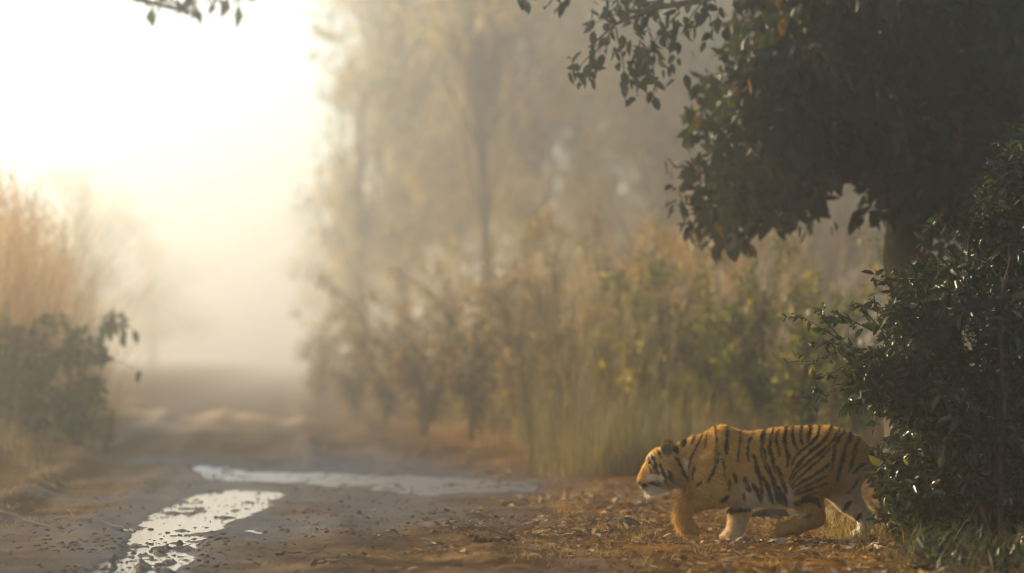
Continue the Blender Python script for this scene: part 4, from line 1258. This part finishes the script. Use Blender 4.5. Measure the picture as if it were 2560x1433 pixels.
def tiger_colors(V):
    u = V[:, 0] * ZP + 1200; v = 1180 - V[:, 2] * ZP; y = V[:, 1]
    n1 = fbm(u / 60, v / 60, 301, 3); n2 = fbm(u / 16 + y * 60, v / 16, 303, 3)
    orange = np.array([.57, .345, .10]); deep = np.array([.39, .22, .06]); white = np.array([.66, .60, .50]); black = np.array([.008, .007, .006])
    c = orange + (deep - orange) * np.clip(.5 + n1 * 1.6, 0, 1)[:, None]
    # pale belly, throat, inner legs
    bel = sstep(560, 790, v + 60 * n1 + 25 * n2) * sstep(900, 1130, u + 90 * n1 + 40 * n2) * sstep(1580, 1480, u + 40 * n2) * sstep(900, 870, v)
    far_fore = (y > .015) & (u > 900) & (u < 1190) & (v > 790)
    far_hind = sstep(1800, 1930, u) * sstep(430, 620, v + 0.25 * (u - 1900)) * sstep(-.09, -.02, y)
    back_thigh = sstep(1900, 2120, u) * sstep(380, 640, v) * .75
    thr = sstep(560, 640, v) * sstep(640, 590, u) * sstep(380, 430, u) * .6 * sstep(705, 685, v) * (y > -.08)
    chin = sstep(655, 700, v) * sstep(400, 330, u) * sstep(790, 770, v)
    w = np.maximum.reduce([bel * .85, far_fore * (.2 + .35 * sstep(900, 1080, v + 60 * n1)), far_hind * .85, back_thigh, thr, chin])
    eu = (u - 240) * .93 + (v - 440) * .37; ev = (v - 440) * .93 - (u - 240) * .37
    w = np.maximum(w, .85 * np.exp(-((eu / 24) ** 4 + (ev / 52) ** 4)))      # patch above the eye
    w = np.maximum(w, .95 * np.exp(-(((u - 250) / 42) ** 4 + ((v - 602) / 28) ** 4)))      # whisker pad
    w = np.maximum(w, .85 * np.exp(-(((u - 345) / 45) ** 4 + ((v - 590) / 60) ** 4)))      # cheek
    w = np.maximum(w, .85 * np.exp(-(((u - 552) / 26) ** 4 + ((v - 510) / 85) ** 4)))     # neck patch
    inner_leg = ((u > 1560) & (u < 1640) & (v > 880) & (v < 975)) * .6
    w = np.maximum(w, inner_leg)
    c = c * (1 - w[:, None]) + white * w[:, None]
    # stripes: warped polylines with tapered ends
    n4 = fbm(u / 9 + y * 40, v / 9, 311, 2)
    uw = u + 22 * n2 + 12 * n1 + 9 * n4; vw = v + 20 * fbm(u / 20, v / 20, 307, 2) + 9 * n4
    st = np.zeros(len(V))
    for si, (pts, wd) in enumerate(STRIPES):
        P = np.array(pts, float)
        cum = np.concatenate([[0], np.cumsum(np.hypot(*np.diff(P, axis=0).T))]); L = cum[-1]
        best = np.full(len(V), 1e9)
        for i in range(len(P) - 1):
            d = P[i + 1] - P[i]
            t = np.clip(((uw - P[i, 0]) * d[0] + (vw - P[i, 1]) * d[1]) / (d @ d), 0, 1)
            dist = np.hypot(uw - P[i, 0] - t * d[0], vw - P[i, 1] - t * d[1])
            s = (cum[i] + t * (cum[i + 1] - cum[i])) / L
            half = wd * .62 * (0.35 + 0.65 * np.sin(np.clip(s * .86 + .12, 0, 1) * math.pi) ** .6)
            half = half * (.5 + 1.0 * vnoise(s * L / 48 + si * 7.3, s * 0 + si * 3.1, 313))
            val = dist - half
            if 24 <= wd < 34 and si % 3 == 0:                       # some stripes open into a pair
                slit = wd * .17 * np.sin(np.clip((s - .25) / .45, 0, 1) * math.pi) * .9
                val = np.maximum(val, np.where(slit > .5, slit - dist + 1.5, -99))
            best = np.minimum(best, val)
        st = np.maximum(st, sstep(10, -8, best))
    head = u < 420
    lip = np.exp(-(((u - 215) * .45 + (v - 668) * .9) / 12) ** 2) * (u < 300) * (u > 150) * (v > 640) * (v < 705)
    cheek_shade = np.exp(-(((u - 300) / 52) ** 2 + ((v - 672) / 24) ** 2)) * .9  # shade under the cheek, painted black into the coat
    nose = np.exp(-(((u - 138) / 20) ** 2 + ((v - 650) / 22) ** 2))
    eye = np.exp(-(((u - 228) / 16) ** 2 + ((v - 466) / 12) ** 2))
    er = np.sqrt(((u - 388) / 64) ** 2 + ((v - 345) / 86) ** 2)
    ear_rim = ((er > .78) & (er < 1.35) & (v < 330) & (u < 470) & (u > 315)) * .8
    st = np.maximum.reduce([st, lip * .9, cheek_shade, nose, eye, ear_rim])
    ear_in = sstep(.85, .6, er) * (y < -.06)
    c = c * (1 - ear_in[:, None]) + np.array([.15, .11, .09]) * ear_in[:, None]
    c = c * (1 - st[:, None]) + black * st[:, None]
    streak = fbm((u * .9 + v * .4) / 70, (v * .9 - u * .4) / 9 + y * 30, 317, 3)
    return np.clip(c * (1 + .45 * n2[:, None] + .5 * streak[:, None] + .25 * n1[:, None]), .006, .8)

def build_tiger():
    rng = np.random.default_rng(90)
    V, Q = tiger_shape()
    # relax the grid steps
    e = np.concatenate([Q[:, [0, 1]], Q[:, [1, 2]], Q[:, [2, 3]], Q[:, [3, 0]]])
    for _ in range(3):
        acc = np.zeros_like(V); cnt = np.zeros(len(V))
        np.add.at(acc, e[:, 0], V[e[:, 1]]); np.add.at(acc, e[:, 1], V[e[:, 0]])
        np.add.at(cnt, e[:, 0], 1); np.add.at(cnt, e[:, 1], 1)
        V = V * .5 + .5 * acc / np.maximum(cnt, 1)[:, None]
    base = np.array([(1560 + 1200 / 3.657 - 1280) / 334.0, 22.0, 0.004])
    t = thing('tiger', base, 'striped orange tiger prowling left with one forepaw raised', 'tiger')
    C = tiger_colors(V)
    mesh_obj('body', V, Q, M_BODY, t, col=C, smooth=True)
    # coat: short hairs over the whole body
    tri = np.concatenate([Q[:, [0, 1, 2]], Q[:, [0, 2, 3]]])
    A, B, D = V[tri[:, 0]], V[tri[:, 1]], V[tri[:, 2]]
    cr = np.cross(B - A, D - A); area = np.linalg.norm(cr, axis=1)
    N = 170000
    pick = rng.choice(len(tri), N, p=area / area.sum())
    w = rng.random((N, 2)); m = w.sum(1) > 1; w[m] = 1 - w[m]
    p = A[pick] + (B - A)[pick] * w[:, :1] + (D - A)[pick] * w[:, 1:]
    nr = norm(cr[pick])
    u = p[:, 0] * ZP + 1200; v = 1180 - p[:, 2] * ZP
    comb = np.tile(np.array([.9, 0, -.45]), (N, 1))
    leg = sstep(800, 900, v)[:, None]
    comb = comb * (1 - leg) + np.array([.15, 0, -1.0]) * leg
    tdir = comb - (comb * nr).sum(1, keepdims=True) * nr
    d = norm(norm(tdir) * .8 + nr * .5 + rng.normal(0, .24, (N, 3)))
    ln = .021 * (.5 + 1.0 * rng.random(N))
    ln *= 1 + 1.2 * sstep(400, 450, u) * sstep(600, 540, u) * sstep(430, 520, v)      # cheek ruff
    ln *= 1 + 1.3 * sstep(620, 700, v) * sstep(660, 600, u) * sstep(790, 760, v)               # chin and throat ruff
    ln *= 1 + .8 * sstep(780, 850, v) * (u > 1000) * (u < 1600) * (v < 870)    # belly fringe
    ln *= np.where((u < 340) & (v < 690), .45, 1.0)
    side = norm(np.cross(d, rng.normal(size=(N, 3)))) * .0014
    fv = np.stack([p - side - nr * .001, p + side - nr * .001, p + d * ln[:, None]], 1).reshape(-1, 3)
    fc = C[tri[pick, 0]] * (.7 + .8 * rng.random((N, 1)))
    mesh_obj('fur', fv, np.arange(N * 3).reshape(-1, 3), M_FUR, t, col=np.repeat(np.clip(fc, .005, .85), 3, 0))
    # eyes, nose, whiskers
    def ball(name, c, r, mat, sc=(1, 1, 1)):
        th = np.linspace(0, 2 * math.pi, 14, endpoint=False); ph = np.linspace(.05, math.pi - .05, 9)
        T, Pp = np.meshgrid(th, ph)
        vv = np.stack([np.sin(Pp) * np.cos(T) * sc[0], np.sin(Pp) * np.sin(T) * sc[1], np.cos(Pp) * sc[2]], -1).reshape(-1, 3) * r + np.array(c)
        idx = np.arange(T.size).reshape(T.shape)
        q = np.stack([idx[:-1], idx[1:], np.roll(idx[1:], -1, 1), np.roll(idx[:-1], -1, 1)], -1).reshape(-1, 4)
        return mesh_obj(name, vv, q, mat, t, smooth=True)
    for yy in (-.078, .05):
        ball('eye', (tx(228), yy, tz(463)), .013, plain_mat('tiger_eye', (.10, .075, .02), .08))
    ball('nose', (tx(136), -.015, tz(646)), .020, plain_mat('tiger_nose', (.05, .03, .025), .35), (.7, 1.1, .8))
    wb = Bag()
    for i in range(13):
        a = np.array([tx(205 + 9 * i), -.045 + rng.normal() * .01, tz(735 - 3.2 * i)])
        b = a + np.array([.012 * rng.normal() + .0015 * i, -.02 + .02 * rng.normal(), -.05 - .035 * rng.random()])
        v_, f_ = tube(curve_pts(a, b, 5, 0, .03, rng), np.linspace(.0017, .0007, 5), 4); wb.add(v_, f_)
    for i in range(8):
        a = np.array([tx(185 + 10 * i), -.065, tz(640 + 4 * i)])
        b = a + np.array([.05 + .03 * rng.random(), -.07, -.03 - .03 * rng.random()])
        v_, f_ = tube(curve_pts(a, b, 5, -.1, .02, rng), np.linspace(.0013, .0005, 5), 4); wb.add(v_, f_)
    wv = np.concatenate(wb.v)
    o = mesh_obj('whiskers', wv, np.concatenate(wb.f), M_FUR, t, col=np.tile(np.array([.75, .72, .66]), (len(wv), 1)))
build_tiger()

# ------------------------------------------------------------------ morning mist: one even closed box of air
def haze():
    lo = np.array([-900, -16, -2.0]); hi = np.array([900, 2000, 31.0])
    v = np.array([[x, y, z] for x in (lo[0], hi[0]) for y in (lo[1], hi[1]) for z in (lo[2], hi[2])])
    f = np.array([(0, 1, 3, 2), (4, 6, 7, 5), (0, 4, 5, 1), (2, 3, 7, 6), (0, 2, 6, 4), (1, 5, 7, 3)])
    m, nt, out = new_mat('morning_mist')
    pv = nt.nodes.new('ShaderNodeVolumePrincipled')
    pv.inputs['Color'].default_value = (0.98, 0.95, 0.90, 1)
    pv.inputs['Density'].default_value = HAZE_DENSITY
    pv.inputs['Anisotropy'].default_value = HAZE_G
    nt.links.new(pv.outputs[0], out.inputs['Volume'])
    o = mesh_obj('haze', v, f, m)
    o['kind'] = 'stuff'; o['label'] = 'pale morning mist filling the air over the track'
haze()
